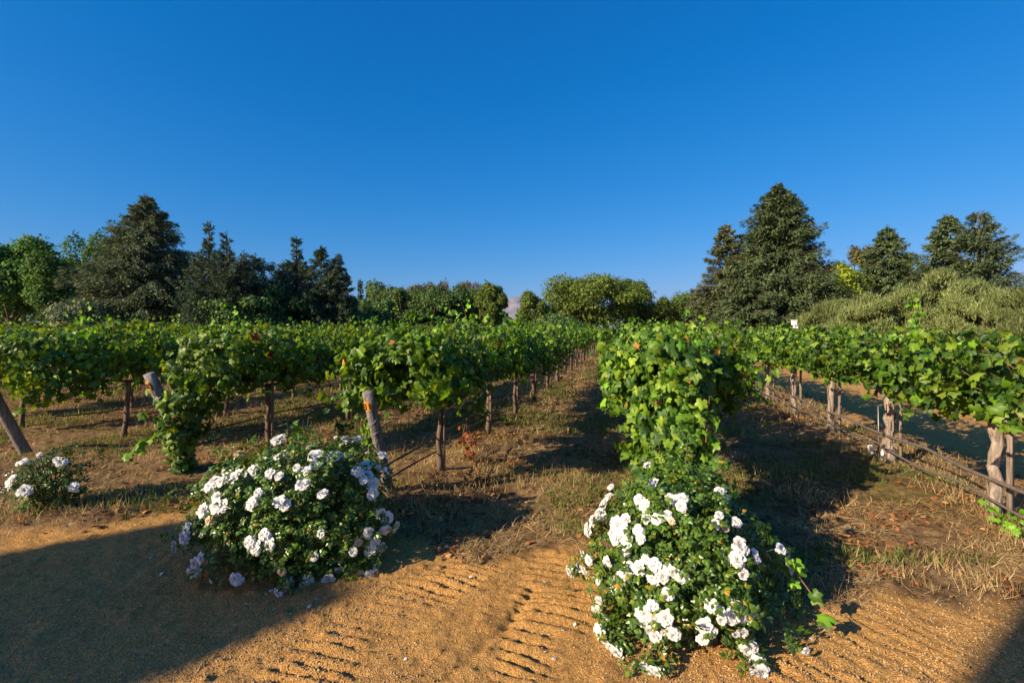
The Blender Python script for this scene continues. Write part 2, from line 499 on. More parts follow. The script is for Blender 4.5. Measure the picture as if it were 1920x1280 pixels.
def ground_mat():
    m, nt, p, out = new_mat('vineyard earth')
    at = nt.nodes.new('ShaderNodeAttribute'); at.attribute_name = 'sand'
    n1 = noise(nt, 1.3, 6, .6); n2 = noise(nt, 55, 4, .7); n3 = noise(nt, 9, 5, .65); n4 = noise(nt, 160, 2, .6)
    sandc = ramp(nt, n2, [(0.30, (.38, .205, .064)), (0.5, (.60, .355, .118)), (0.68, (.74, .48, .185))])
    sandc = mixc(nt, n1, sandc, mixc(nt, 1.0, sandc, (1.12, .95, .80), 'MULTIPLY'))
    grit = ramp(nt, n4, [(0.36, (.50, .48, .47)), (0.5, (1, 1, 1)), (.66, (1.3, 1.28, 1.25))])
    sandc = mixc(nt, .85, sandc, grit, 'MULTIPLY')
    blot = ramp(nt, noise(nt, 3.2, 5, .7), [(0.30, (.62, .60, .62)), (0.46, (1, 1, 1)), (.75, (1.06, 1.04, 1.0))])
    sandc = mixc(nt, .8, sandc, blot, 'MULTIPLY')
    earth = ramp(nt, n3, [(0.25, (.13, .080, .045)), (0.45, (.28, .175, .085)), (0.62, (.44, .30, .15)), (.8, (.56, .40, .21))])
    earth = mixc(nt, .6, earth, grit, 'MULTIPLY')
    patch = ramp(nt, noise(nt, 1.7, 6, .7, dist=.4), [(0.36, (.34, .30, .29)), (0.50, (.80, .76, .72)), (.62, (1.08, 1.05, 1.0))])
    earth = mixc(nt, .9, earth, patch, 'MULTIPLY')
    green = ramp(nt, noise(nt, .9, 4, .6), [(0.52, (1, 1, 1)), (0.68, (.62, .85, .45))])
    earth = mixc(nt, 1.0, earth, green, 'MULTIPLY')
    c = mixc(nt, at.outputs['Fac'], earth, sandc)
    nt.links.new(c, p.inputs['Base Color'])
    p.inputs['Roughness'].default_value = .95
    p.inputs['Specular IOR Level'].default_value = .1
    b = nt.nodes.new('ShaderNodeBump'); b.inputs['Strength'].default_value = 1.0; b.inputs['Distance'].default_value = .02
    ad = nt.nodes.new('ShaderNodeMath'); ad.operation = 'ADD'
    nt.links.new(n2, ad.inputs[0]); nt.links.new(n4, ad.inputs[1])
    nt.links.new(ad.outputs[0], b.inputs['Height']); nt.links.new(b.outputs[0], p.inputs['Normal'])
    return m
me = g.mesh('ground', ground_mat())
at = me.attributes.new('sand', 'FLOAT', 'POINT')
at.data.foreach_set('value', sand_a.astype(np.float32).ravel())
tag(mesh_obj('ground', me), kind='structure')

def zat(x, y):
    return height(np.atleast_1d(np.asarray(x, float)), np.atleast_1d(np.asarray(y, float)))
def zpt(x, y):
    return float(zat(x, y)[0])

# ------------------------------------------------------------------ far hills
def hills():
    g = Geo()
    D = 4200.0
    px = np.linspace(-500, 2500, 260)
    top = 615 - (600 - 575) - 40 * np.exp(-((px - 960) / 70) ** 2) * .8
    top = top + (fbm(px / 30, px * 0, 5, 4) - .5) * 16 + (fbm(px / 6, px * 0, 15, 2) - .5) * 3
    rows = []
    for k, (f, dd) in enumerate([(0, 0), (.3, 250), (.6, 500), (.85, 750), (1.0, 1000), (.7, 1400), (0, 1900)]):
        d = D + dd
        X = (px - 960) / FPX * d
        H = (CH + (615 - top) / FPX * (D + 1000)) * f + (fbm(px / 14 + 3 * k, px * 0 + k * 2.7, 40, 4) - .5) * (70 if 0 < f < 1 else 0)
        rows.append(np.stack([X, np.full_like(X, d), H - 2], -1))
    v = np.array(rows); n = len(px)
    i, j = np.meshgrid(np.arange(len(rows) - 1), np.arange(n - 1), indexing='ij')
    a = i * n + j
    g._addl(v.reshape(-1, 3), [np.stack([a, a + 1, a + 1 + n, a + n], -1).reshape(-1, 4)], 0, True)
    m, nt, p, out = new_mat('dry hillside')
    c = ramp(nt, noise(nt, .006, 6, .7), [(0.35, (.10, .12, .10)), (0.55, (.24, .21, .20)), (.75, (.36, .31, .29))])
    nt.links.new(c, p.inputs['Base Color']); p.inputs['Roughness'].default_value = 1
    tag(mesh_obj('hills', g.mesh('hills', m)), kind='structure')
hills()

# ------------------------------------------------------------------ grapevines
def vine_canopy(seed, nshoots, leaf, tmpl, length=1.8, hw=.46, dens=1.0, zc=.92, topboost=1.0, tall=0, red=.006, zmin=.70, ztop=1.60):
    g_ = np.random.default_rng(seed)
    geo = Geo()
    P, N, S, Mi = [], [], [], []
    spacing = .052 / dens
    for s in range(nshoots):
        y0 = g_.uniform(-length / 2, length / 2)
        side = 1 if s % 2 else -1
        istall = s < tall
        L = g_.uniform(.70, 1.25) * topboost
        a = g_.uniform(.0, .85); k = g_.uniform(.25, 2.7)
        if istall: L = g_.uniform(.78, 1.0); a = .15; k = .15
        az = g_.normal() * .35
        n = int(L / spacing)
        pos = np.array([side * g_.uniform(0, .07), y0, zc + g_.uniform(-.03, .08)])
        pts = [pos.copy()]
        ds = L / n
        for q in range(n):
            a += k * ds * (1 if a < 2.75 else 0)
            d = np.array([side * math.sin(a), math.sin(a) * az + g_.normal() * .08, math.cos(a)])
            pos = pos + d * ds * (1 if abs(pos[0]) < hw else .8)
            pos[0] = np.clip(pos[0], -hw * 1.1, hw * 1.1)
            if not istall: pos[2] = min(pos[2], ztop + .05 * math.sin(3 * y0 + seed))
            pts.append(pos.copy())
            f = q / n
            if pos[2] < zmin and q > 5 and a > 1.5: break
            for rep in range(2 if tmpl == 'near' else 1):
                o = g_.normal(size=3) * .075
                pp = pos + o + np.array([side * .02, 0, 0])
                P.append(pp)
                out = np.array([pp[0] * 1.9, .45 * g_.normal(), (pp[2] - 1.12) * .7 + .12])
                N.append(unit(out) + g_.normal(size=3) * .65)
                S.append(leaf * g_.uniform(.65, 1.2) * (1 - .55 * max(0, f - .6) / .4 * (1 if not istall else 1.3)))
                Mi.append(2 if (istall and f > .55) or g_.random() < .05 else (1 if g_.random() < red else 0))
        if tmpl == 'near' and s % 2 == 0 and len(pts) > 6:
            tube(geo, np.array(pts)[::3], np.linspace(.0045, .002, len(pts[::3])), 3, 3, cap=False)
    P, N, S, Mi = np.array(P), np.array(N), np.array(S), np.array(Mi)
    T = np.tile(np.array([[0, 0, -1.0]]), (len(P), 1)) + g_.normal(size=(len(P), 3)) * .6 + np.stack([P[:, 0] * .6, P[:, 0] * 0, P[:, 0] * 0], -1)
    Rm = frames(N, T)
    tv, tf = (GL_V, GL_F) if tmpl == 'near' else (SL_V, SL_F)
    var = g_.integers(0, 4, len(P))
    for m in (0, 1, 2):
        if tmpl == 'near':
            for w_ in range(4):
                k = (Mi == m) & (var == w_)
                geo.scatter(GLS[w_], GL_F, P[k], Rm[k], S[k], m, True)
        else:
            k = Mi == m
            geo.scatter(tv, tf, P[k], Rm[k], S[k], m, True)
    return geo

VM = [M['vine'], M['vine_red'], M['vine_young'], M['cane']]
NEAR_D = [vine_canopy(150 + i, 48, .100, 'near', hw=.46, zmin=.99, ztop=1.52).mesh('vine foliage', VM) for i in range(4)]
NEAR = [vine_canopy(100 + i, 58, .100, 'near', tall=1 + int(i % 3 == 0)).mesh('vine foliage', VM) for i in range(7)]
MID = [vine_canopy(200 + i, 46, .120, 'far', dens=.95, tall=int(i in (0, 2))).mesh('vine foliage far', VM) for i in range(5)]

def vine_trunk(seed, r, pale, length=1.8, arm_only=False):
    g_ = np.random.default_rng(seed)
    geo = Geo()
    h = .84
    n = 9
    pts = np.array([[g_.normal() * .012, g_.normal() * .012, t * h] for t in np.linspace(0, 1, n)])
    pts[0] = (0, 0, -.06)
    pts[:, 1] += np.linspace(0, g_.normal() * .06, n)
    rad = r * (1 + .35 * np.linspace(1, 0, n) ** 3 + .35 * np.linspace(0, 1, n) ** 5) * (1 + g_.normal(size=n) * .07)
    tube(geo, pts, rad, 13, 0, .055 if pale else .08, seed=seed)
    for s in (1, -1):
        q = 9
        t = np.linspace(0, 1, q)
        ap = np.stack([g_.normal(size=q) * .012, pts[-1][1] + s * t * (length / 2 - .02), h - .03 + .10 * np.sin(t * 1.6) + g_.normal(size=q) * .012], -1)
        tube(geo, ap, r * .72 * (1 - .45 * t) * (1 + g_.normal(size=q) * .12), 8, 0, .12, seed=seed + s + 5)
        for k in range(5):          # spurs
            b = ap[1 + k + k // 3]
            tube(geo, [b, b + np.array([g_.normal() * .02, g_.normal() * .02, .09])], [.014, .010], 5, 0, .1, seed=k)
    if pale:      # peeling strips of bark
        for k in range(26):
            an = g_.uniform(0, 6.28); z0 = g_.uniform(.05, .7); L = g_.uniform(.1, .25)
            rr = r * 1.10
            zz = np.linspace(z0, z0 + L, 4)
            off = np.array([0, .004, .006, .012]) * g_.uniform(.5, 1.6)
            w = g_.uniform(.004, .012)
            c, s_ = math.cos(an), math.sin(an)
            L_ = np.array([[c * (rr + o) - s_ * w, s_ * (rr + o) + c * w, z] for o, z in zip(off, zz)])
            R_ = np.array([[c * (rr + o) + s_ * w, s_ * (rr + o) - c * w, z] for o, z in zip(off, zz)])
            v = np.concatenate([L_, R_])
            geo._addl(v, [np.array([[0, 4, 5, 1], [1, 5, 6, 2], [2, 6, 7, 3]])], 0, False)
    return geo.mesh('vine trunk', M['trunk_pale'] if pale else M['trunk_dark'])
TR_DARK = [vine_trunk(10 + i, .027 + .005 * (i % 3), False) for i in range(5)]
TR_PALE = [vine_trunk(30 + i, .041 + .006 * (i % 2), True, 1.7) for i in range(4)]

STAKE_H = 1.25
def stake_mesh(w, h, seed=0):
    g = Geo()
    tube(g, [(0, 0, -.1), (0, 0, h * .5), (.004, 0, h)], w, 4, 0, .03, seed=seed)
    return g.mesh('stake', M['stake'])
ST = [stake_mesh(.017 + .004 * i, 1.15, i) for i in range(3)]

ORD = ['first', 'second', 'third', 'fourth', 'fifth', 'sixth', 'seventh', 'eighth', 'ninth', 'tenth', 'eleventh', 'twelfth']
ROWTXT = {'D': 'in the row beside the dirt track at right', 'C': 'in the row behind the right rose bush',
          'B': 'in the row behind the big left rose bush', 'A': 'in the row behind the leafy tagged post',
          'Z': 'in the row behind the leaning post at left'}
rows = []   # key, offset, first y, spacing(y), last y
rows.append(('D', OFF['D'], 4.12, 1.62, 62))
rows.append(('C', OFF['C'], 5.2, 1.74, 62))
rows.append(('B', OFF['B'], 5.38, 1.80, 60))
rows.append(('A', OFF['A'], 6.45, 1.80, 56))
rows.append(('Z', OFF['Z'], 7.1, 1.80, 50))
for k in range(1, 9):
    rows.append(('L%d' % k, OFF['Z'] - 2.63 * k, 7.1 + .9 * k, 1.80, 46 - k))

vine_n = 0
far_pts = []
vr = random.Random(5)
cand = []
for key, off, y0, sp, y1 in rows:
    y = y0; idx = 0
    while y < y1:
        x = off + .239 * y
        if abs(x) < 1.12 * y + 1.5:
            cand.append((y, key, off, idx, x, sp))
        y += sp * vr.uniform(.97, 1.03); idx += 1
cand.sort(key=lambda c: c[0] + (0 if c[1] in 'DCBAZ' else 12))
LIMIT = 290
hoserows = {}
for n, (y, key, off, idx, x, sp) in enumerate(cand):
    if n >= LIMIT:
        far_pts.append((x, y)); continue
    near = y < 12.5 and not (key.startswith('L') and y > 11)
    rz = -TH + (math.pi if vr.random() < .5 else 0)
    root = empty('grapevine', (x, y, zpt(x, y)), rz)
    fm = vr.choice((NEAR_D if key == 'D' else NEAR) if near else MID)
    fo = mesh_obj('foliage', fm, root)
    s = vr.uniform(.93, 1.03); fo.scale = (vr.uniform(.85, 1.12), sp / 1.8 * 1.08, s)
    tm = vr.choice(TR_PALE if key == 'D' else TR_DARK)
    to = mesh_obj('trunk', tm, root)
    to.rotation_euler = (0, 0, 0)
    if key in ROWTXT and idx < 12:
        t = ORD[idx] + ' grapevine from the near end ' + ROWTXT[key]
        if key == 'D': t = ORD[idx] + ' pale-barked grapevine from the near end of the row beside the dirt track'
        tag(root, t, 'grapevine', 'grapevines in long trellised rows')
    elif key in ROWTXT:
        tag(root, 'distant leafy green grapevine far along ' + {'D': 'the row beside the dirt track', 'C': 'the row behind the right rose bush', 'B': 'the row behind the left rose bush', 'A': 'the row behind the leafy tagged post', 'Z': 'the row behind the leaning post'}[key],
            'grapevine', 'far grapevines of row ' + {'D': 'beside the track', 'C': 'behind right roses', 'B': 'behind left roses', 'A': 'behind leafy post', 'Z': 'behind leaning post'}[key])
    else:
        w_ = ORD[int(key[1:]) - 1]
        tag(root, 'leafy green grapevine in the %s row beyond the row of the leaning post' % w_, 'grapevine', 'grapevines in the %s row beyond the leaning post' % w_)
    # a stake of its own beside nearer vines
    if (key in 'DCBA' and idx < 13 and not (key == 'B' and idx == 0 and False)):
        px_, py_ = (x + .05, y + .02) if key != 'D' else (x + .11, y - .03)
        if key == 'C' and idx == 0: continue
        so = mesh_obj('vine_stake', ST[(idx + ord(key)) % 3], None, (px_, py_, zpt(px_, py_)), vr.uniform(0, 1.5))
        tl = {'D': 'thin grey stake beside the %s pale vine trunk along the dirt track', 'C': 'thin stake beside the %s vine trunk behind the right rose bush',
              'B': 'thin stake beside the %s vine trunk behind the left rose bush', 'A': 'thin stake beside the %s vine trunk behind the leafy post'}[key]
        tag(so, tl % (ORD[idx] if idx < 12 else 'thirteenth'), 'stake', 'stakes tied beside vine trunks')
    if key == 'B' and y > 8 and y < 40 and idx % 2 == 0:
        pass
# the rest of the far rows as one mass
if far_pts:
    geo = Geo(); fp = np.array(far_pts)
    N = 260
    for (x, y) in far_pts:
        s = rng.uniform(-1, 1, N); an = rng.uniform(-.3, math.pi + .3, N)
        lx = np.cos(an) * .6 * rng.uniform(.6, 1, N); lz = 1.05 + np.sin(an) * .6 * rng.uniform(.6, 1, N)
        P = np.stack([x + lx * U[1] + s * U[0], y - lx * U[0] + s * U[1], lz], -1)
        Nn = np.stack([lx, s * 0, lz - 1.0], -1) + rng.normal(size=(N, 3)) * .4
        geo.scatter(SL_V, SL_F, P, frames(Nn, rng.normal(size=(N, 3)) + [0, 0, -1]), np.full(N, .2), 0)
    o = mesh_obj('vine_foliage', geo.mesh('far vines', VM))
    tag(o, 'distant mass of vine foliage at the far ends of the vineyard rows', 'vines', None, 'stuff')

# ------------------------------------------------------------------ end vines climbing the row ends
def leaf_cloud(geo, P, N, S, seed, mats=(.97, .006, .024), T=None):
    g_ = np.random.default_rng(seed)
    n = len(P)
    T = (np.tile([[0, 0, -1.0]], (n, 1)) if T is None else T) + g_.normal(size=(n, 3)) * .5
    Rm = frames(unit(N) + g_.normal(size=(n, 3)) * .55, T)
    u = g_.random(n)
    mi = np.where(u < mats[0], 0, np.where(u < mats[0] + mats[1], 1, 2))
    var = g_.integers(0, 4, n)
    for m in (0, 1, 2):
        for w_ in range(4):
            k = (mi == m) & (var == w_)
            geo.scatter(GLS[w_], GL_F, P[k], Rm[k], S[k] * (.8 if m == 1 else 1), m, True)

def end_column(base, prof, n, leaf, seed, depth=.42, name='grapevine', label=''):
    """prof: list of (z, centre x, half width, centre y)"""
    g_ = np.random.default_rng(seed)
    geo = Geo()
    pr = np.array(prof)
    z = g_.uniform(pr[:, 0].min(), pr[:, 0].max(), n)
    cx = np.interp(z, pr[:, 0], pr[:, 1]); hw = np.interp(z, pr[:, 0], pr[:, 2]); cy = np.interp(z, pr[:, 0], pr[:, 3])
    keep = g_.random(n) < hw / pr[:, 2].max() * 1.15
    z, cx, hw, cy = z[keep], cx[keep], hw[keep], cy[keep]; n = len(z)
    a = g_.uniform(0, 2 * np.pi, n); r = np.sqrt(g_.uniform(.25, 1, n)) * (1 + .16 * np.sin(a * 3 + z * 9) + .12 * np.sin(a * 5 - z * 17) + .15 * g_.normal(size=n))
    P = np.stack([cx + np.cos(a) * r * hw, cy + np.sin(a) * r * hw * depth / pr[:, 2].mean() , z], -1)
    N = np.stack([np.cos(a), np.sin(a), np.full(n, .45)], -1)
    leaf_cloud(geo, P, N, leaf * g_.uniform(.55, 1.25, n), seed + 1)
    for k in range(14):
        x0 = np.interp(.2, pr[:, 0], pr[:, 1]) + g_.normal() * .05
        q = np.linspace(0, 1, 8)
        zt = g_.uniform(.8, pr[:, 0].max())
        pts = np.stack([np.interp(q * zt, pr[:, 0], pr[:, 1]) + g_.normal() * .18 * q + g_.normal(size=8) * .015,
                        np.interp(q * zt, pr[:, 0], pr[:, 3]) + g_.normal() * .12 * q, q * zt], -1)
        tube(geo, pts, np.linspace(.008, .003, 8), 4, 3, seed=k)
    return geo

def to_local(me_geo, loc):
    me_geo.v = [v - np.array(loc) for v in me_geo.v]

# centre row end
cb = (1.33, 4.05)
z0 = zpt(*cb)
geo = end_column(cb, [(.28, 1.28, .25, 3.60), (.55, 1.22, .29, 3.58), (.95, 1.16, .29, 3.60), (1.15, 1.18, .33, 3.85), (1.45, 1.26, .40, 4.05), (1.60, 1.28, .32, 4.2)], 3300, .082, 71)
# overhanging canopy linking the column with the first vine
g2 = np.random.default_rng(72)
n = 1400
yy = g2.uniform(-.7, .95, n); an = g2.uniform(-.45, math.pi + .45, n); rr = g2.uniform(.6, 1.05, n)
lx = np.cos(an) * .44 * rr; lz = 1.14 + np.sin(an) * .44 * rr
P = np.stack([cb[0] + lx * U[1] + yy * U[0] - .02, cb[1] + .35 - lx * U[0] + yy * U[1], lz], -1)
leaf_cloud(geo, P, np.stack([np.cos(an), an * 0 - .3, np.sin(an) + .2], -1), .088 * g2.uniform(.6, 1.25, n), 73)
# a shoot sprawling out over the rose bush to the ground at its right
q = np.linspace(0, 1, 22)
sh = np.stack([np.interp(q, [0, .35, .7, 1], [1.36, 1.52, 1.60, 1.66]), np.interp(q, [0, .3, .7, 1], [3.5, 3.0, 2.75, 2.50]), np.interp(q, [0, .25, .6, 1], [.72, .52, .34, .13])], -1)
tube(geo, sh, .004, 4, 3, seed=3)
PN = sh[4:] + g2.normal(size=(18, 3)) * .03
leaf_cloud(geo, PN, np.tile([[-.3, -.75, .7]], (18, 1)), np.linspace(.06, .09, 18) * g2.uniform(.7, 1.1, 18), 74, (.6, .0, .4))
tube(geo, [(1.33, 4.05, -.05), (1.34, 4.02, .4), (1.33, 4.05, .86)], [.05, .04, .05], 9, 4, .1, seed=4)
for v in (geo.v,): pass
to_local(geo, (cb[0], cb[1], 0))
root = empty('grapevine', (cb[0], cb[1], 0))
# split off the woody stem as its own part
mesh_obj('foliage', geo.mesh('end vine foliage', VM + [M['trunk_dark']]), root)
tag(root, 'overgrown grapevine tumbling down to the ground right behind the right rose bush', 'grapevine', 'grapevines in long trellised rows')

# leafy end of the row with the tagged post half hidden
ab = (-3.55, 5.75)
geo = end_column(ab, [(.03, -3.60, .05, 5.30), (.3, -3.66, .11, 5.28), (.6, -3.66, .20, 5.35), (.95, -3.56, .30, 5.5), (1.2, -3.45, .42, 5.8), (1.60, -3.4, .42, 5.9)], 1700, .10, 81)
q = np.linspace(0, 1, 12)
sh = np.stack([-3.75 - q * .45, 5.3 - q * .05, .45 - q * .22 + .1 * np.sin(q * 3)], -1)
leaf_cloud(geo, sh + rng.normal(size=sh.shape) * .03, np.tile([[-.3, -.6, .8]], (12, 1)), np.full(12, .12), 83, (.3, 0, .7))
to_local(geo, (ab[0], ab[1], 0))
root = empty('grapevine', (ab[0], ab[1], 0))
mesh_obj('foliage', geo.mesh('end vine foliage', VM + [M['trunk_dark']]), root)
tag(root, 'grapevine spilling leaves down the second tagged post from the left', 'grapevine', 'grapevines in long trellised rows')

# overhanging end of the row behind the left rose bush
bb = (-.98, 4.75)
n = 950
g2 = np.random.default_rng(91)
geo = Geo()
yy = g2.uniform(-.45, .35, n); an = g2.uniform(-.55, math.pi + .55, n); rr = g2.uniform(.5, 1.05, n)
lx = np.cos(an) * .50 * rr; lz = 1.14 + np.sin(an) * .44 * rr
P = np.stack([bb[0] + lx * U[1] + yy * U[0], bb[1] - lx * U[0] + yy * U[1], lz], -1)
leaf_cloud(geo, P, np.stack([np.cos(an), an * 0 - .5, np.sin(an) + .2], -1), .10 * g2.uniform(.6, 1.2, n), 93)
n = 130
z = g2.uniform(.35, 1.15, n)
P = np.stack([np.interp(z, [.3, 1.2], [-1.27, -1.42]) + g2.normal(size=n) * .04, 4.5 + g2.normal(size=n) * .05, z], -1)
leaf_cloud(geo, P, np.tile([[-.4, -.8, .4]], (n, 1)), .055 * g2.uniform(.6, 1.3, n), 94, (.5, 0, .5))
to_local(geo, (bb[0], bb[1], 0))
root = empty('grapevine', (bb[0], bb[1], 0))
mesh_obj('foliage', geo.mesh('end vine foliage', VM), root)
geo = Geo()
tube(geo, [(-.34, -.15, -.05), (-.36, -.2, .4), (-.4, -.25, .8), (-.2, 0, 1.05), (.1, .3, 1.1)], [.014, .012, .010, .009, .008], 5, 0, .1, seed=4)
mesh_obj('cane', geo.mesh('cane', M['cane']), root)
tag(root, 'grapevine drooping over the numbered post behind the left rose bush', 'grapevine', 'grapevines in long trellised rows')

# end of the left row, beyond the leaning post
zb = (-6.0, 6.35)
n = 1000
g2 = np.random.default_rng(95)
geo = Geo()
yy = g2.uniform(-.7, .35, n); an = g2.uniform(-.75, math.pi + .55, n); rr = g2.uniform(.5, 1.05, n)
lx = np.cos(an) * .5 * rr; lz = 1.10 + np.sin(an) * .48 * rr - .1 * (lx > .3)
P = np.stack([zb[0] + lx * U[1] + yy * U[0], zb[1] - lx * U[0] + yy * U[1], lz], -1)
leaf_cloud(geo, P, np.stack([np.cos(an), an * 0 - .5, np.sin(an) + .2], -1), .10 * g2.uniform(.6, 1.2, n), 96)
to_local(geo, (zb[0], zb[1], 0))
root = empty('grapevine', (zb[0], zb[1], 0))
mesh_obj('foliage', geo.mesh('end vine foliage', VM), root)
tag(root, 'bright hanging grapevine just right of the leaning post at the left edge', 'grapevine', 'grapevines in long trellised rows')

# tall young shoot that sticks up from the right row
geo = Geo()
g2 = np.random.default_rng(99)
q = np.linspace(0, 1, 46)
pts = np.stack([.05 * np.sin(q * 3), .03 * q, 1.25 + q * .78], -1)
tube(geo, pts[::5], np.linspace(.006, .002, len(pts[::5])), 4, 3, seed=2)
P = pts + g2.normal(size=pts.shape) * .035
leaf_cloud(geo, P, g2.normal(size=P.shape) + [-.5, -.7, .3], np.linspace(.12, .045, 46), 98, (.2, 0, .8))
for o in list(COL.objects):
    if o.get('label', '').startswith('second pale-barked'):
        lo = o.location
        c_ = mesh_obj('shoot', geo.mesh('tall shoot', VM), o)
        sx = o.rotation_euler[2]
        w = Matrix.Rotation(-sx, 3, 'Z') @ Vector((4.70 - lo.x, 5.64 - lo.y, 0))
        c_.location = w
        c_['label'] = 'tall bright shoot standing above the row'

# ------------------------------------------------------------------ posts
def digit_geo(geo, ch, x, y, z, h, mat, fx, R3, o):
    """strokes of a digit as thin raised bars in the plate plane; R3 columns are right, up, out"""
    seg = {'3': [((0, 1), (1, 1)), ((1, 1), (1, .5)), ((.2, .5), (1, .5)), ((1, .5), (1, 0)), ((0, 0), (1, 0))],
           '1': [((.5, 0), (.5, 1)), ((.5, 1), (.2, .8))],
           '0': [((0, 0), (0, 1)), ((0, 1), (1, 1)), ((1, 1), (1, 0)), ((1, 0), (0, 0))],
           '2': [((0, 1), (1, 1)), ((1, 1), (1, .5)), ((1, .5), (0, .5)), ((0, .5), (0, 0)), ((0, 0), (1, 0))]}[ch]
    for (a, b), (c, d) in seg:
        p0 = o + R3 @ np.array([x + a * h * .55, y + b * h, z]); p1 = o + R3 @ np.array([x + c * h * .55, y + d * h, z])
        tube(geo, [p0, p1], h * .09, 6, mat)

def end_post(base, lean, h, r, label, text, tilt_extra=(0, 0), seed=1, plate_dir=(-.25, -1, 0)):
    root = empty('end_post', (base[0], base[1], zpt(*base)))
    ax = unit(np.array([-U[0] * lean + tilt_extra[0], -U[1] * lean + tilt_extra[1], h]))
    L = math.sqrt(lean ** 2 + h ** 2)
    geo = Geo()
    t = np.linspace(-.08, 1, 9)
    tube(geo, [ax * L * q for q in t] , r * np.array([1.06, 1.04, 1.02, 1, 1, .98, .98, .96, .93]), 16, 0, .02, seed=seed)
    mesh_obj('pole', geo.mesh('post pole', M['post']), root)
    if text:
        d = np.array(plate_dir, float); d = unit(d - ax * np.dot(d, ax)); right = np.cross(ax, d) * 1.0
        right = -right if np.dot(right, [1, 0, 0]) < 0 else right
        R3 = np.stack([right, ax, d], -1)
        o = ax * (L - .115) + d * (r * .97)
        geo = Geo()
        # plate bent round the post
        an = np.linspace(-.62, .62, 9); hh = .045
        vv = []
        for zz in (-hh, hh):
            for rad in (r * 1.02, r * 1.06):
                for a_ in an:
                    vv.append(ax * (L - .115 + zz) + (right * math.sin(a_) + d * math.cos(a_)) * rad)
        n_ = len(an)
        f = []
        for k in range(n_ - 1):
            A0, B0, A1, B1 = k, n_ + k, 2 * n_ + k, 3 * n_ + k
            f += [(B0, B0 + 1, B1 + 1, B1), (A0, A1, A1 + 1, A0 + 1), (A0, A0 + 1, B0 + 1, B0), (A1, B1, B1 + 1, A1 + 1)]
        geo.add(vv, f, 0, False)
        pl = mesh_obj('number_plate', geo.mesh('number plate', M['tag']), root)
        geo = Geo()
        digit_geo(geo, text[0], -.040, -.026, r * .09, .052, 0, 1, R3, o)
        digit_geo(geo, text[1], .008, -.026, r * .085, .052, 0, 1, R3, o)
        mesh_obj('number', geo.mesh('number', M['ink']), pl)
    tag(root, label, 'post', 'leaning end posts of the vine rows')
    # wire wraps near the top
    geo = Geo()
    d = unit(np.cross(ax, [1, 0, 0])); e = np.cross(ax, d)
    for k, (zz, tl) in enumerate([(L - .26, .03), (L - .30, -.05), (L - .36, .06), (L - .40, -.02)]):
        a_ = np.linspace(0, 2 * np.pi, 17)
        tube(geo, [ax * (zz + tl * math.sin(q)) + (d * math.cos(q) + e * math.sin(q)) * (r * 1.03) for q in a_], .0022, 4, 0, cap=False)
    mesh_obj('wire_wrap', geo.mesh('wire wrap', M['wire']), root)
    return root
end_post((-1.18, 4.62), .40, 1.02, .050, 'grey wooden end post with orange number plate behind the left rose bush', '31')
end_post((-3.62, 5.45), .42, 1.12, .058, 'leaning grey post with orange plate, its lower half buried in vine leaves', '30', plate_dir=(-.6, -1, 0), tilt_extra=(-.10, 0), seed=2)
end_post((-6.28, 6.2), .44, 1.15, .062, 'strongly leaning bare grey post at the left edge of the photo', None, tilt_extra=(-.04, 0), seed=3)

# ------------------------------------------------------------------ hoses and wires along the rows
def row_line(name, off, y0, y1, z, r, mat, label, cat, sag=.02, dx=0.0, seed=0, group=None):
    g_ = np.random.default_rng(seed)
    geo = Geo()
    y = np.arange(y0, y1, .6)
    ph = g_.uniform(0, 6)
    zz = z - sag * np.abs(np.sin(y * 1.75 + ph)) + g_.normal(size=len(y)) * sag * .15
    zz = zz + zat(off + .239 * y, y) * .6
    pts = np.stack([off + dx + .239 * y + .01 * np.sin(y * .9 + ph), y, zz], -1)
    tube(geo, pts, r, 6, 0, seed=seed)
    o = mesh_obj(name, geo.mesh(name, mat))
    return tag(o, label, cat, group)
GH = 'irrigation hoses along the vine rows'
row_line('irrigation_hose', OFF['B'], 4.25, 30, .42, .010, M['hose'], 'upper black irrigation hose in the row behind the left rose bush', 'hose', .05, -.06, 1, GH)
row_line('irrigation_hose', OFF['B'], 4.25, 30, .27, .009, M['hose'], 'lower black irrigation hose in the row behind the left rose bush', 'hose', .03, -.04, 2, GH)
row_line('irrigation_hose', OFF['A'], 5.5, 30, .46, .010, M['hose'], 'upper black hose in the row behind the leafy tagged post', 'hose', .04, -.05, 3, GH)
row_line('irrigation_hose', OFF['A'], 5.5, 30, .30, .010, M['hose'], 'lower black hose in the row behind the leafy tagged post', 'hose', .03, -.04, 4, GH)
row_line('irrigation_hose', OFF['Z'], 6.3, 30, .46, .010, M['hose'], 'upper black hose in the row behind the leaning post', 'hose', .04, -.05, 5, GH)
row_line('irrigation_hose', OFF['Z'], 6.3, 30, .30, .010, M['hose'], 'lower black hose in the row behind the leaning post', 'hose', .03, -.04, 6, GH)
row_line('irrigation_hose', OFF['D'], 3.2, 30, .36, .016, M['hose_grey'], 'upper grey pipe along the pale trunks beside the dirt track', 'hose', .03, -.05, 7, GH)
row_line('irrigation_hose', OFF['D'], 3.2, 30, .22, .011, M['hose_grey'], 'lower grey pipe along the pale trunks beside the dirt track', 'hose', .06, -.08, 8, GH)
GW = 'trellis wires of the vine rows'
row_line('trellis_wire', OFF['D'], 3.4, 40, 1.02, .003, M['wire'], 'thin trellis wire through the row beside the dirt track', 'wire', .01, 0, 9, GW)
row_line('trellis_wire', OFF['B'], 4.3, 40, 1.02, .003, M['wire'], 'thin trellis wire through the row behind the left rose bush', 'wire', .01, 0, 10, GW)

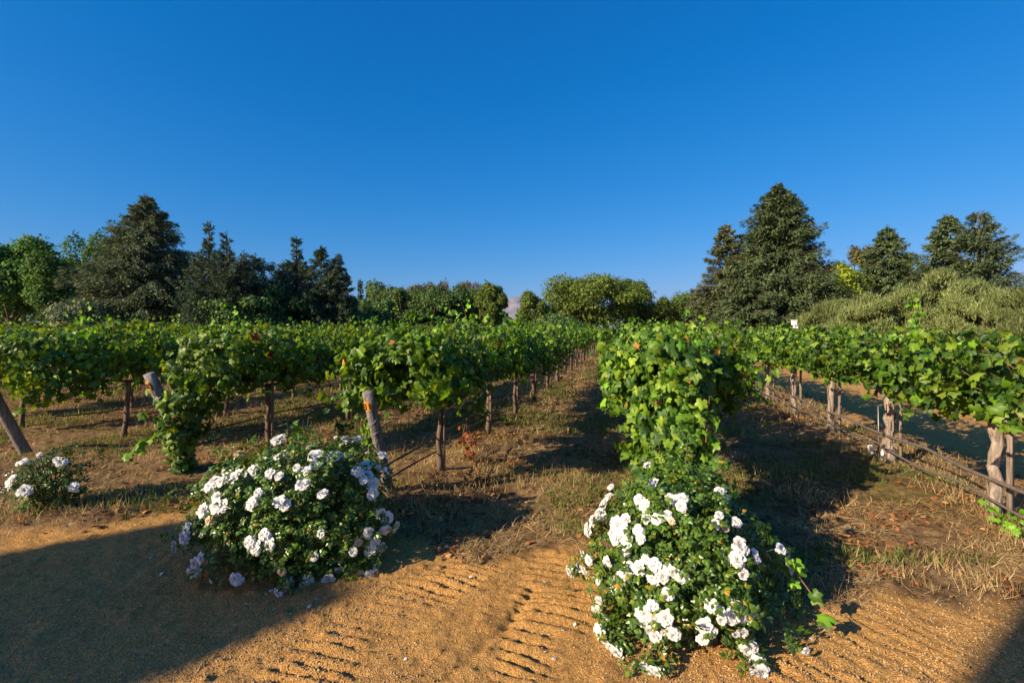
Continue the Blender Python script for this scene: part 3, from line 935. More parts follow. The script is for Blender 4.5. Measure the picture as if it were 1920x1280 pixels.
# ------------------------------------------------------------------ roses
def petal(geo, base, out, up, w, l, curl, mat, ruffle, g_):
    """3 x 3 patch curved petal; out is the direction it leans, up its growing axis"""
    side = unit(np.cross(up, out))
    vs = []
    for i, t in enumerate((0, .5, .85, 1.0)):
        wid = w * (.35, 1.0, .95, .55)[i]
        for j, s in enumerate((-1, 0, 1)):
            bend = curl * t * t
            p = base + up * (l * t * math.cos(bend)) + out * (l * t * math.sin(bend) + .10 * l * (1 if s == 0 else 0)) + side * (s * wid / 2)
            p = p + g_.normal(size=3) * ruffle * t
            vs.append(p)
    f = []
    for i in range(3):
        for j in range(2):
            a = i * 3 + j
            f.append((a, a + 1, a + 4, a + 3))
    geo.add(vs, f, mat, True)

def bloom_mesh(seed, openness=1.0, mats=None):
    g_ = np.random.default_rng(seed)
    geo = Geo()
    z = np.array([0, 0, 1.0])
    for ring, (n, tilt, l, w, r0) in enumerate([(6, 1.42, 1.0, .95, .10), (6, 1.1, .95, .88, .10), (6, .80, .80, .75, .08), (5, .5, .62, .58, .06), (5, .25, .45, .40, .04)]):
        for k in range(n):
            a = 2 * np.pi * (k + .5 * (ring % 2)) / n + g_.normal() * .12
            o = np.array([math.cos(a), math.sin(a), 0])
            tl = tilt * openness + g_.normal() * .10
            up = unit(z * math.cos(tl) + o * math.sin(tl))
            out = unit(o * math.cos(tl) - z * math.sin(tl))
            petal(geo, o * r0 + z * (.03 * ring), out, up, w * g_.uniform(.75, 1.1), l * g_.uniform(.80, 1.12), g_.uniform(.2, .8), 0, .055, g_)
    # stamens
    N = 16
    P = np.concatenate([g_.normal(size=(N, 2)) * .07, np.full((N, 1), .18)], 1)
    geo.scatter(Q_V, Q_F, P, frames(g_.normal(size=(N, 3)) + [0, 0, 2], g_.normal(size=(N, 3))), np.full(N, .07), 1)
    tube(geo, [(0, 0, .05), (0, 0, -.25), (.05, 0, -1.3)], [.12, .07, .045], 5, 2)
    return geo.mesh('rose bloom', mats or [M['petal'], M['stamen'], M['rose_stem']])
BLOOMS = [bloom_mesh(i, o) for i, o in enumerate((1.0, .92, .85, 1.05, .75, .6))]
BLOOM_OLD = bloom_mesh(60, 1.1, [M['petal_old'], M['stamen'], M['rose_stem']])

def rose_bush(loc, radii, zc, flowers, nleaf, leaf, label, seed, taper=0.0, fade=()):
    """loc = base on the ground; crown is an ellipsoid (radii) centred zc above it; flowers = (px, py, radius px) seen in the photo"""
    g_ = np.random.default_rng(seed)
    L = np.array([loc[0], loc[1], 0.0])
    root = empty('rose_bush', tuple(L))
    C = np.array([0, 0, zc]); Rr = np.array(radii)
    # blooms sit on the crown where the photo shows them
    BP = []
    fl = sorted(flowers, key=lambda f: -f[2])[:100]
    for i, (px, py, rp) in enumerate(fl):
        ray = unit(np.array([(px - 960) / FPX, 1.0, (HOR - py) / FPX]))
        o = np.array([0, 0, CH]) - L - C
        best = None
        for t in np.linspace(1.5, 6.5, 400):
            p = o + ray * t
            hh = (p[2] + Rr[2]) / (2 * Rr[2])
            lw = 1 + .42 * min(max(-p[2] / Rr[2], 0), 1)
            tx = (1 - taper * min(max(hh, 0), 1)) * lw; ty = (1 - taper * .6 * min(max(hh, 0), 1)) * lw
            e = math.sqrt((p[0] / (Rr[0] * tx)) ** 2 + (p[1] / (Rr[1] * ty)) ** 2 + (p[2] / Rr[2]) ** 2)
            if e < 1.03: best = (e, p); break
            if best is None or e < best[0]: best = (e, p)
        p = best[1] + C
        nrm = unit(best[1] / Rr ** 2)
        facing = unit(nrm * .9 + np.array([-.25, -.45, .35]) + g_.normal(size=3) * .22)
        p = p + nrm * .035 + unit(o - best[1]) * .03
        dist = np.linalg.norm(best[1] - o)
        size = rp / FPX * p_depth(p + L) * g_.uniform(.76, 1.04) * (.8 if nleaf < 1000 else 1)
        if p[2] < size * .6: p[2] = size * .6
        BP.append(np.array(p) + unit(C - p) * .02)
        b = mesh_obj('bloom', BLOOM_OLD if (px, py) in fade or (rp < 12 and g_.random() < .05) else BLOOMS[int(g_.integers(0, len(BLOOMS)))], root)
        b.location = p
        b.rotation_euler = Vector(facing).to_track_quat('Z', 'Y').to_euler()
        b.scale = (size, size, size * g_.uniform(.75, 1.0))
    geo = Geo()
    d = rand_dirs(nleaf, g_)
    rr = g_.uniform(.25, 1, nleaf) ** .45
    bump = 1 + .20 * np.sin(d[:, 0] * 6 + seed) * np.cos(d[:, 2] * 7 + 1) + .15 * np.sin(d[:, 1] * 11 + d[:, 2] * 9 + d[:, 0] * 5)
    P = C + d * Rr * (rr * bump)[:, None]
    h = (P[:, 2] - (zc - Rr[2])) / (2 * Rr[2])
    P[:, 0] *= 1 - taper * np.clip(h, 0, 1); P[:, 1] *= 1 - taper * .6 * np.clip(h, 0, 1)
    lowz = 1 + .42 * np.clip((zc - P[:, 2]) / Rr[2], 0, 1)
    P[:, 0] *= lowz; P[:, 1] *= lowz
    if BP:
        bp = np.array(BP); k = np.repeat(np.arange(len(bp)), 9)
        inw = unit(C - bp)[k]
        P2 = bp[k] + inw * g_.uniform(.01, .12, len(k))[:, None] + g_.normal(size=(len(k), 3)) * .035
        P = np.concatenate([P, P2]); d = np.concatenate([d, -inw])
    SH = []
    for q_ in range(int(nleaf / 320)):
        e = unit(g_.normal(size=3) + [0, .5, 1.0]); st = C + e * Rr * [1 - taper * .6, 1 - taper * .4, 1] * .85
        tip = st + unit(e + [0, 0, .5]) * g_.uniform(.12, .30)
        SH.append((st, tip))
        w_ = g_.random(16)[:, None]
        P = np.concatenate([P, st + (tip - st) * w_ + g_.normal(size=(16, 3)) * .022]); d = np.concatenate([d, np.tile(e, (16, 1))])
    k = P[:, 2] > .02
    P, d = P[k], d[k]
    n = len(P)
    N = d * .7 + np.array([-.15, -.15, .55]) + g_.normal(size=(n, 3)) * .45
    T = d + g_.normal(size=(n, 3)) * .6
    geo.scatter(CL_V, CL_F, P, frames(N, T), leaf * g_.uniform(.65, 1.2, n), 0)
    mesh_obj('foliage', geo.mesh('rose foliage', M['rose_leaf']), root)
    geo = Geo()
    for k in range(34 + len(BP)):
        q = np.linspace(0, 1, 6)[:, None]
        e = C + rand_dirs(1, g_)[0] * Rr * .85; e[2] = max(e[2], .15)
        e[0] *= 1 - taper * .6
        if k >= 34: e = BP[k - 34]
        b = np.array([g_.normal() * .06, g_.normal() * .06, -.02])
        mid = np.array([(b[0] + e[0]) * .35, (b[1] + e[1]) * .35, e[2] * .6])
        pts = (1 - q) ** 2 * b + 2 * q * (1 - q) * mid + q * q * e
        tube(geo, pts, np.linspace(.008, .003, 6), 5, 0, seed=k)
    for st, tip in SH: tube(geo, [C * .6 + st * .4, st, tip], [.005, .004, .002], 4, 0)
    mesh_obj('stems', geo.mesh('rose stems', M['rose_stem']), root)
    tag(root, label, 'rose bush', 'white rose bushes at the row ends')
    return root
def p_depth(p):
    return p[1]

crop3 = [(765,185,50),(790,165,35),(805,275,45),(770,290,30),(515,270,30),(1130,165,15),(1215,190,48),(1265,170,28),(1185,175,30),(960,230,22),(1005,285,48),(1125,290,45),(1190,285,30),(1070,300,28),(1325,260,18),(1425,275,30),(890,360,32),(950,375,45),(1010,340,40),(720,390,38),(780,410,35),(615,370,35),(515,410,45),(430,430,45),(385,440,38),(350,470,40),(1265,375,42),(1320,340,42),(1390,350,32),(1450,370,35),(1330,400,38),(1300,430,35),(1355,450,48),(1350,510,40),(930,460,45),(1050,515,40),(650,510,28),(610,570,48),(820,580,42),(785,560,38),(395,530,35),(320,610,45),(400,590,45),(440,585,36),(350,670,40),(205,720,42),(195,770,48),(130,820,42),(690,755,42),(600,800,48),(640,830,45),(725,810,42),(1035,750,35),(1400,620,42),(1445,650,42),(1490,700,42),(1430,720,48),(1330,740,48),(1270,795,35),(1370,800,52),(1340,850,45),(1410,830,45),(1240,850,30),(300,890,48),(260,920,42),(235,980,42),(275,955,35),(510,1020,48),(995,880,35),(840,1040,42),(835,1100,42),(775,1140,40),(955,1030,42),(935,1070,38),(1090,1030,42),(1150,960,32),(1155,920,18),(1340,1000,32),(1385,945,25),(1275,985,25),(360,1025,18),(795,975,28),(570,400,18),(1165,210,20)]
FB = [(300 + a / 3.46, 780 + b / 3.46, r / 3.46) for a, b, r in crop3]
fadeB = [(300 + 515 / 3.46, 780 + 270 / 3.46), (300 + 795 / 3.46, 780 + 975 / 3.46)]
crop5 = [(515,125,25),(548,225,38),(325,235,26),(318,285,30),(295,325,35),(275,375,40),(240,405,32),(205,445,35),(475,305,38),(505,340,32),(545,295,20),(630,295,35),(660,310,38),(700,300,35),(690,340,30),(515,400,30),(565,400,38),(620,385,32),(640,415,22),(895,265,36),(915,295,26),(885,385,25),(865,430,32),(915,450,28),(968,420,30),(365,425,40),(410,405,35),(345,470,35),(400,460,35),(365,495,35),(415,510,35),(470,460,30),(485,500,28),(415,560,32),(185,575,38),(215,600,30),(110,660,38),(150,640,35),(185,650,30),(320,605,38),(265,640,18),(265,705,22),(340,710,32),(380,690,38),(430,640,35),(480,640,35),(510,600,30),(555,630,40),(620,640,30),(545,690,48),(600,680,35),(615,770,45),(650,660,30),(690,690,38),(725,680,22),(985,530,42),(1005,560,30),(970,600,42),(1055,570,30),(1070,600,24),(1000,670,28),(1195,545,35),(1235,575,30),(1265,615,27),(1255,650,28),(250,850,32),(265,800,24),(290,900,30),(255,960,38),(270,1000,35),(310,1040,40),(320,1075,35),(350,1120,35),(375,1100,19),(500,870,48),(540,830,35),(490,910,40),(560,900,45),(610,890,42),(530,950,40),(555,985,38),(630,950,30),(650,975,38),(600,965,26),(845,830,35),(880,855,35),(895,895,35),(965,840,48),(950,880,48),(1000,880,42),(1055,880,35),(1000,960,42),(970,970,26),(810,930,42),(840,960,35),(800,1000,42),(1035,1045,48),(1090,1130,48),(1060,1180,42),(1110,1190,42),(1340,1065,28),(495,1200,35),(520,1235,40),(560,1240,35)]
FC = [(1040 + a / 2.91, 840 + b / 2.91, r / 2.91) for a, b, r in crop5]
crop1 = [(130,815,22),(105,825,16),(195,785,15),(290,820,34),(270,808,22),(75,905,30),(85,885,22),(140,940,34),(115,945,22),(340,925,28)]
FA = [(a / 2.56, 550 + b / 2.56, r / 2.56) for a, b, r in crop1]
rose_bush((-1.62, 3.52), (.64, .52, .40), .38, FB, 3600, .080, 'broad rose bush full of white blooms at the shaded edge of the sand track', 11, 0.05, fadeB)
rose_bush((1.00, 2.88), (.58, .54, .42), .38, FC, 3300, .080, 'tall rose bush with dense white blooms in front of the middle vine row', 12, .56)
rose_bush((-4.15, 4.30), (.28, .24, .28), .28, FA, 620, .065, 'small sparse rose bush with a few white blooms at the left edge', 13, .1)

# ------------------------------------------------------------------ ground cover
def in_frame(n, y0, y1, g_, margin=1.12, power=1.0):
    y = y0 * (y1 / y0) ** (g_.random(n) ** power)
    x = g_.uniform(-1, 1, n) * margin * y * 1.067
    return x, y

def scatter_ground(name, label, n, y0, y1, mat, seed, tmpl, size, wid, lying, keep, kind='stuff', cat='ground cover', zoff=0.0, nearboost=None):
    g_ = np.random.default_rng(seed)
    x, y = in_frame(n, y0, y1, g_)
    sand, d, n1, n2 = ground_parts(x, y)
    p = keep(x, y, sand, d, n1, n2)
    k = g_.random(n) < p
    x, y = x[k], y[k]; n = len(x)
    z = zat(x, y) + zoff
    if lying is None:
        up = np.stack([g_.normal(size=n) * .35, g_.normal(size=n) * .35, np.ones(n)], -1)
        T = up; N = g_.normal(size=(n, 3)) * [1, 1, .1]
    else:
        az = g_.uniform(0, 6.283, n)
        T = np.stack([np.cos(az), np.sin(az), g_.normal(size=n) * lying + lying * .5], -1)
        N = np.stack([g_.normal(size=n) * .3, g_.normal(size=n) * .3, np.ones(n)], -1)
    lod = np.clip(y / 7, .8, 3.0)
    s = g_.uniform(*size, n) * np.clip(lod, .9, 1.6)
    S = np.stack([np.full(n, wid) * lod * g_.uniform(.6, 1.3, n), s, s], -1)
    geo = Geo()
    geo.scatter(tmpl[0], tmpl[1], np.stack([x, y, z], -1), frames(N, T) if lying is not None else up_frames(T, N), S, 0)
    o = mesh_obj(name, geo.mesh(name, mat))
    return tag(o, label, cat, None, kind)
def up_frames(T, N):
    T = unit(T); N = unit(N - T * (N * T).sum(-1, keepdims=True)); X = np.cross(T, N)
    return np.stack([X, T, N], -1)

def alley(sand, d):
    return (1 - sand)
scatter_ground('straw', 'pale dry mown straw lying between the vine rows', 330000, 2.3, 30, M['straw'], 1, (BB_V, BB_F), (.05, .16), .0045, .12,
               lambda x, y, s, d, a, b: (1 - s) * np.clip((fbm(x * 1.5, y * 1.5, 50, 4) - .40) * 6, .07, 1) * (d < OFF['D'] + 1.3) + .02 * s * (d > OFF['D']), zoff=.004)
scatter_ground('dry_grass', 'standing tufts of dry yellow grass between the vines', 80000, 2.9, 34, M['straw'], 2, (BB_V, BB_F), (.05, .17), .005, None,
               lambda x, y, s, d, a, b: (1 - s) * np.clip((fbm(x * 1.7, y * 1.7, 60, 3) - .52) * 9, 0, 1) * (d < OFF['D'] + 1.3))
scatter_ground('weeds', 'low green weeds growing under and between the vine rows', 130000, 3.3, 34, M['weed'], 3, (BB_V, BB_F), (.03, .11), .010, None,
               lambda x, y, s, d, a, b: (1 - s) * np.clip((fbm(x * .9, y * .9, 70, 4) - .55) * 10, 0, 1) * (d < OFF['D'] + 1.3))
scatter_ground('fallen_leaves', 'rusty orange fallen vine leaves on the ground below the vines', 38000, 2.9, 26, M['litter'], 4, (SL_V, SL_F), (.03, .075), .055, .15,
               lambda x, y, s, d, a, b: (1 - s) * (.10 + np.clip((fbm(x * 1.4, y * 1.4, 80, 3) - .55) * 12, 0, 1)) * (d < OFF['D'] + 1.3), zoff=.012)
# roadside pebbles
ico = bpy.data.meshes.new('tmp'); 
IV = np.array([(0, 0, .5), (.45, 0, .1), (.12, .42, .15), (-.38, .26, .05), (-.36, -.28, .12), (.14, -.43, .02), (.25, .2, -.4), (-.2, .1, -.42), (.05, -.25, -.4)])
IF = [(0, 1, 2), (0, 2, 3), (0, 3, 4), (0, 4, 5), (0, 5, 1), (1, 6, 2), (2, 6, 7), (2, 7, 3), (3, 7, 4), (4, 7, 8), (4, 8, 5), (5, 8, 6), (5, 6, 1), (6, 8, 7)]
bpy.data.meshes.remove(ico)
scatter_ground('gravel', 'coarse grit and small pebbles scattered over the sandy track', 90000, 2.0, 14, M['stone'], 5, (IV, IF), (.004, .016), .009, .2,
               lambda x, y, s, d, a, b: s * np.clip((fbm(x * 1.2, y * 1.2, 90, 3) - .35) * 4, .05, 1), zoff=.001)
# petals dropped under the roses
g_ = np.random.default_rng(77)
n = 90
c = g_.integers(0, 2, n)
cx = np.where(c == 0, -1.35, .95) + g_.normal(size=n) * .62; cy = np.where(c == 0, 3.15, 2.6) + g_.normal(size=n) * .33
geo = Geo()
geo.scatter(SL_V, SL_F, np.stack([cx, cy, zat(cx, cy) + .010], -1), frames(g_.normal(size=(n, 3)) * .4 + [0, 0, 1], g_.normal(size=(n, 3))), g_.uniform(.012, .032, n), 0)
tag(mesh_obj('fallen_petals', geo.mesh('fallen petals', M['petal'])), 'white petals fallen on the sand around the rose bushes', 'petals', None, 'stuff')

# ------------------------------------------------------------------ small things in the rows
def sprout(loc, mat, label, seed, h=.4, n=40, leaf=.05, name='seedling', cat='plant', group=None):
    g_ = np.random.default_rng(seed)
    root = empty(name, (loc[0], loc[1], zpt(*loc)))
    geo = Geo(); P = []
    for k in range(4):
        q = np.linspace(0, 1, 6)
        p = np.stack([g_.normal() * .12 * q, g_.normal() * .12 * q, q * h * g_.uniform(.6, 1)], -1)
        tube(geo, p, np.linspace(.004, .002, 6), 4, 0, seed=k)
        for _ in range(n // 4): P.append(p[int(g_.integers(1, 6))] + g_.normal(size=3) * .03)
    mesh_obj('stem', geo.mesh('sprout stem', M['cane']), root)
    P = np.array(P); geo = Geo()
    geo.scatter(GL_V, GL_F, P, frames(g_.normal(size=P.shape) + [-.3, -.5, .7], g_.normal(size=P.shape) + [0, 0, -1]), leaf * g_.uniform(.6, 1.2, len(P)), 0)
    mesh_obj('leaves', geo.mesh('sprout leaves', mat), root)
    tag(root, label, cat, group)
    return root
def gp(px, py):           # ground point under a pixel of the photograph
    y = CH * FPX / (py - HOR)
    return ((px - 960) / FPX * y, y)
sprout(gp(888, 872), M['vine_red'], 'little plant with withered red leaves left of the path behind the left rose bush', 1, .42, 44, .055)
sprout(gp(555, 850), M['vine_young'], 'bright green vine sprout beside the dark trunk above the left rose bush', 2, .36, 50, .08)
sprout(gp(640, 835), M['weed'], 'tall bushy green weed under the vines left of the numbered post', 3, .45, 160, .05, 'weed_clump')
sprout(gp(905, 795), M['weed'], 'dark green leafy weed clump between stakes in the long left row', 4, .4, 140, .05, 'weed_clump')
sprout(gp(1895, 1010), M['vine_young'], 'yellow-green sucker leaves at the foot of the thick pale trunk at right', 5, .16, 50, .06, 'sucker')
sprout((1.05, 3.75), M['weed'], 'tall pale grass and weeds at the left foot of the overgrown vine', 6, .5, 120, .03, 'weed_clump')

def rod(a, b, r, mat, name, label, cat, group=None, seed=0):
    geo = Geo()
    a = np.array(a, float); b = np.array(b, float)
    tube(geo, [a, (a + b) / 2, b], r, 6, 0, seed=seed)
    return tag(mesh_obj(name, geo.mesh(name, mat)), label, cat, group)
gx_, gy_ = gp(1648, 862)
rod((gx_, gy_, -.05), (gx_ - .01, gy_, .68), .007, M['wire'], 'metal_rod', 'thin upright metal rod beside the broken white tubes in the right row', 'rod')
for k, (px, py, h, tl, lb) in enumerate([(1638, 858, .16, .05, 'shorter dirty white grow tube leaning left of the metal rod'), (1655, 868, .22, -.01, 'taller dirty white grow tube standing right of the metal rod')]):
    x_, y_ = gp(px, py)
    geo = Geo()
    n_ = 10
    for q, rr in ((0, .028), (1, .024)):
        pass
    t = np.linspace(0, 1, 5)
    tube(geo, np.stack([x_ - tl * t, y_ + 0 * t, -.03 + (h + .03) * t], -1), .026, 10, 0, .10, cap=False, seed=k)
    tube(geo, np.stack([x_ - tl * t, y_ + 0 * t, -.03 + (h + .02) * t], -1), .022, 10, 0, .06, cap=True, seed=k + 5)
    tag(mesh_obj('grow_tube', geo.mesh('grow tube', M['white'])), lb, 'grow tube', 'white grow tubes in the right row')
# twig tripod in the left row
x_, y_ = gp(875, 850)
geo = Geo()
for dx, dy in ((-.10, .02), (.09, -.02), (.0, .10)):
    tube(geo, [(dx, dy, -.02), (dx * .4, dy * .4, .22), (0, 0, .40)], [.004, .004, .003], 4, 0)
o = mesh_obj('twig_tripod', geo.mesh('twigs', M['cane']), None, (x_, y_, zpt(x_, y_)))
tag(o, 'three thin bare twigs meeting in a peak beside the dark trunk', 'twigs')

# white weather sensor on a pole above the right row
sx_, sy_ = (1490 - 960) / FPX * 9.6, 9.6
root = empty('weather_sensor', (sx_, sy_, zpt(sx_, sy_)))
geo = Geo(); tube(geo, [(0, 0, -.1), (0, 0, 1.60)], .012, 8, 0)
mesh_obj('pole', geo.mesh('sensor pole', M['wire']), root)
geo = Geo(); box(geo, (-.01, 0, 1.735), (.075, .07, .085)); box(geo, (-.01, 0, 1.785), (.092, .08, .014))
mesh_obj('housing', geo.mesh('sensor housing', M['white']), root)
geo = Geo(); box(geo, (.015, 0, 1.645), (.085, .05, .03)); tube(geo, [(-.01, 0, 1.60), (-.01, 0, 1.70)], .020, 8, 0)
mesh_obj('bracket', geo.mesh('sensor bracket', M['white']), root)
geo = Geo()
for k in range(3): box(geo, (.04, 0, 1.668 + k * .014), (.035, .045, .005))
mesh_obj('shield', geo.mesh('sensor shield', M['white']), root)
tag(root, 'small white box sensor on a pole sticking up above the right vine row', 'sensor')

# ------------------------------------------------------------------ trees
def trunk_geo(H, r, seed, lean=0.0):
    g_ = np.random.default_rng(seed)
    geo = Geo(); n = 8
    t = np.linspace(0, 1, n)
    pts = np.stack([lean * t + g_.normal(size=n) * .04 * H / 15, g_.normal(size=n) * .04 * H / 15, -.3 + t * (H + .3)], -1)
    tube(geo, pts, r * (1 - .93 * t) + .02, 8, 0, .06, seed=seed)
    return geo, pts

CONIFERS = {}
def conifer_mesh(key, H, Rad, seed, nb=190, spray=.42, elev=(0.15, -.25), prof='cone', dens=1.0, gaps=0.0, wid=.24, mat=None, low=.04, tipup=0.0, leaders=((0, 0, 1.0, 1.0),), flat=.35):
    """whorled branches with drooping sprays of short needle tufts. leaders = (dx, dy, height factor, radius factor)"""
    g_ = np.random.default_rng(seed)
    geo, cg = Geo(), Geo()
    Pa, Ta, Na, Sa = [], [], [], []
    spray *= .52; dens *= 3.6; wid = min(.36, wid * 1.6)
    for (lx, ly, hf, rf) in leaders:
        h = H * hf
        t = np.linspace(0, 1, 9)
        tp = np.stack([lx * np.sqrt(t) , ly * np.sqrt(t), -.3 + t * (h + .3)], -1)
        tube(geo, tp, (H * .022 * rf) * (1 - .94 * t) + .02, 8, 0, .05, seed=seed)
        for b in range(int(nb * rf)):
            f = g_.uniform(low, 1) ** .85
            z = f * h * .985
            if prof == 'cone': pr = (1 - f) ** .8
            elif prof == 'broad': pr = (1 - f ** 2.2) ** .8 * (.85 + .3 * (f < .5))
            elif prof == 'pyr': pr = (1 - f ** 1.35) ** .95
            elif prof == 'egg': pr = math.sin(math.pi * min(1, max(0.0, .22 + .78 * f))) ** .75 if f > .25 else .95
            elif prof == 'spire': pr = min(1.0, (1 - f) * .55 + (.55 if f < .62 else .55 * max(0, (.78 - f) / .16)) * (1 - f) ** .4)
            else: pr = 1 - f
            L = max(.35, Rad * rf * pr * g_.uniform(.66, 1.05) * (1.22 if g_.random() < .10 else 1) + .15)
            az = g_.uniform(0, 6.283)
            if gaps and math.sin(az * 3 + f * 17 + seed) > 1 - gaps * 2: continue
            e0 = elev[0] + (f ** 2) * .5 + g_.normal() * .08
            e1 = elev[1] + f * .35
            n = max(4, int(L / .28))
            s = np.linspace(0, 1, n)
            x0 = np.interp(z, tp[:, 2], tp[:, 0]); y0 = np.interp(z, tp[:, 2], tp[:, 1])
            hor = s * L
            ver = L * (e0 * s + (e1 - e0) * .5 * s * s + tipup * s ** 3)
            bp = np.stack([x0 + np.cos(az) * hor, y0 + np.sin(az) * hor, z + ver], -1)
            tube(geo, bp[[0, n // 2, n - 1]], [L * .012 + .015, L * .008 + .01, .006], 4, 0, cap=False)
            m = int(L * 15 * dens * (.55 + .6 * (1 - f) * .6)) + 5
            ss = g_.uniform(.12, 1.04, m) ** .8
            c = np.stack([np.interp(ss, s, bp[:, k]) for k in range(3)], -1)
            lat = np.array([-math.sin(az), math.cos(az), 0])
            outw = np.array([math.cos(az), math.sin(az), 0])
            wdt = L * flat * (1 - ss * .75)
            sg = g_.normal(size=m)
            c = c + lat * (sg * wdt * .6)[:, None] + np.stack([np.zeros(m), np.zeros(m), -np.abs(g_.normal(size=m)) * .06 * L - np.abs(sg) * .05 * L], -1)
            T = outw + lat * (np.sign(sg) * .8 * (1 - ss))[:, None] + np.stack([g_.normal(size=m) * .3, g_.normal(size=m) * .3, g_.normal(size=m) * .25 + tipup * .8 - .12], -1)
            Pa.append(c); Ta.append(T)
            Na.append(np.tile([[0, 0, 1.0]], (m, 1)) + outw * .35 + g_.normal(size=(m, 3)) * .45)
            Sa.append(spray * g_.uniform(.6, 1.25, m))
        # leader tip
        m = 40
        c = np.stack([tp[-1, 0] + g_.normal(size=m) * .08, tp[-1, 1] + g_.normal(size=m) * .08, h - g_.uniform(-.15, .12 * h, m)], -1)
        Pa.append(c); Ta.append(g_.normal(size=(m, 3)) + [0, 0, .9]); Na.append(g_.normal(size=(m, 3))); Sa.append(np.full(m, spray * .75))
    P, T, N, S = map(np.concatenate, (Pa, Ta, Na, Sa))
    TV = np.array([(0, -.1, 0), (.5, .25, -.06), (.42, .7, -.10), (0, 1, -.05), (-.45, .66, -.1), (-.5, .3, -.06)])
    TF = [(0, 1, 2, 3), (0, 3, 4, 5)]
    cg.scatter(TV, TF, P, frames(N, T), np.stack([S * wid / .5 * .5, S, S], -1), 0)
    return geo, cg

def broad_mesh(H, Rad, seed, nl=9000, leaf=.22, lobes=26, low=.12, mat=None, squash=1.0, droop=0.0, upright=0.0, lobe=.34, limbs=7, ry=None):
    g_ = np.random.default_rng(seed)
    nl = int(nl * 1.8); leaf *= .74
    geo, cg = Geo(), Geo()
    C = np.array([0, 0, H * (low + 1) / 2]); RR = np.array([Rad, ry or Rad, H * (1 - low) / 2])
    d = rand_dirs(lobes, g_); d[:, 2] = d[:, 2] * .9 + .08
    cen = C + d * RR * (g_.uniform(.45, .80, lobes))[:, None]
    lr = g_.uniform(.65, 1.25, lobes) * lobe
    k = g_.integers(0, lobes, nl)
    dd = rand_dirs(nl, g_)
    dd[:, 2] = np.where(dd[:, 2] < -.3, -dd[:, 2], dd[:, 2])
    rad = g_.uniform(.72, 1.08, nl) * (1 + .18 * np.sin(dd[:, 0] * 8 + k) * np.sin(dd[:, 2] * 8 + k * 2))
    P = cen[k] + dd * (lr[k] * rad)[:, None] * np.minimum(RR, RR.mean() * 1.3)
    P = P + g_.normal(size=P.shape) * leaf * .4
    P[:, 2] *= H / np.percentile(P[:, 2], 99.3)
    rr_ = np.percentile(np.hypot(P[:, 0], P[:, 1]), 97); P[:, :2] *= Rad / rr_
    cen = cen * np.array([Rad / rr_, Rad / rr_, 1])
    P[:, 2] = np.maximum(P[:, 2], .15)
    N = dd + g_.normal(size=(nl, 3)) * .5 + [0, 0, .25]
    T = g_.normal(size=(nl, 3)) + [0, 0, -droop * 2 + upright * 2.5]
    S = leaf * g_.uniform(.6, 1.35, nl)
    cg.scatter(SL_V if droop == 0 and upright == 0 else BB_V - [0, .5, 0], SL_F if droop == 0 and upright == 0 else BB_F, P, frames(N, T) if upright == 0 else (lambda t, q: np.stack([np.cross(t, q), t, q], -1))(unit(dd * .55 + [0, 0, .9] + g_.normal(size=(nl, 3)) * .35), unit(np.cross(unit(dd * .55 + [0, 0, .9]), g_.normal(size=(nl, 3)) + [.01, 0, 0]))),
               np.stack([S * (1 if droop + upright == 0 else .38 if leaf > .2 else .20), S, S], -1), 0)
    # trunk and limbs
    n = 6; t = np.linspace(0, 1, n)
    hh = H * max(low + .2, .4)
    tp = np.stack([g_.normal(size=n) * .05, g_.normal(size=n) * .05, -.3 + t * (hh + .3)], -1)
    tube(geo, tp, H * .028 * (1 - .5 * t), 8, 0, .06, seed=seed)
    for i in range(min(limbs, lobes)):
        a_ = tp[2 + i % 4]; b_ = cen[i]
        q = np.linspace(0, 1, 5)[:, None]
        mid = (a_ + b_) / 2 + [0, 0, -.06 * H]
        tube(geo, (1 - q) ** 2 * a_ + 2 * q * (1 - q) * mid + q * q * b_, H * .012 * np.linspace(1, .3, 5), 6, 0, .05, seed=i)
    return geo, cg

M['bark'] = bark_mat('tree bark', (0.13, 0.085, 0.055), (0.24, 0.17, 0.12), 3, .2)
def cm(name, a, b, c, **k):
    a, b, c = (tuple(min(.6, x * 1.8) for x in q) for q in (a, b, c))
    return leaf_mat(name, [(0, a), (.55, b), (1, c)], k.get('rough', .65), k.get('trans', .12), (1.3, 1.25, .6), .2, k.get('ns', .35), k.get('nv', .3))
M['cedar'] = cm('cedar needles', (.040, .060, .028), (.075, .100, .045), (.135, .160, .075))
M['spruce'] = cm('dark spruce needles', (.018, .034, .018), (.034, .058, .028), (.070, .095, .045))
M['redwood'] = cm('redwood needles', (.030, .052, .020), (.055, .085, .032), (.100, .125, .050))
M['redwood_brown'] = cm('redwood needles browning', (.036, .048, .022), (.060, .074, .030), (.10, .10, .045))
M['green_tree'] = cm('bright tree leaves', (.022, .058, .010), (.045, .100, .014), (.09, .165, .025), trans=.25)
M['olive_green'] = cm('dull green leaves', (.024, .048, .012), (.046, .080, .016), (.085, .12, .026), trans=.2)
M['gold_green'] = cm('golden green leaves', (.028, .052, .009), (.056, .086, .012), (.115, .135, .020), trans=.25)
M['oak'] = cm('dark oak leaves', (.020, .045, .012), (.040, .078, .018), (.08, .125, .03), trans=.15)
M['poplar'] = cm('bare greyish poplar twigs', (.060, .058, .042), (.085, .080, .055), (.11, .10, .065))
M['olive'] = cm('silvery olive leaves', (.050, .072, .022), (.085, .108, .034), (.145, .165, .062), trans=.15)
M['yellow'] = cm('yellow green leaves', (.10, .15, .01), (.17, .22, .015), (.28, .30, .03), trans=.3)
M['russet'] = cm('browning leaves', (.055, .050, .018), (.085, .080, .026), (.11, .12, .035), trans=.2)

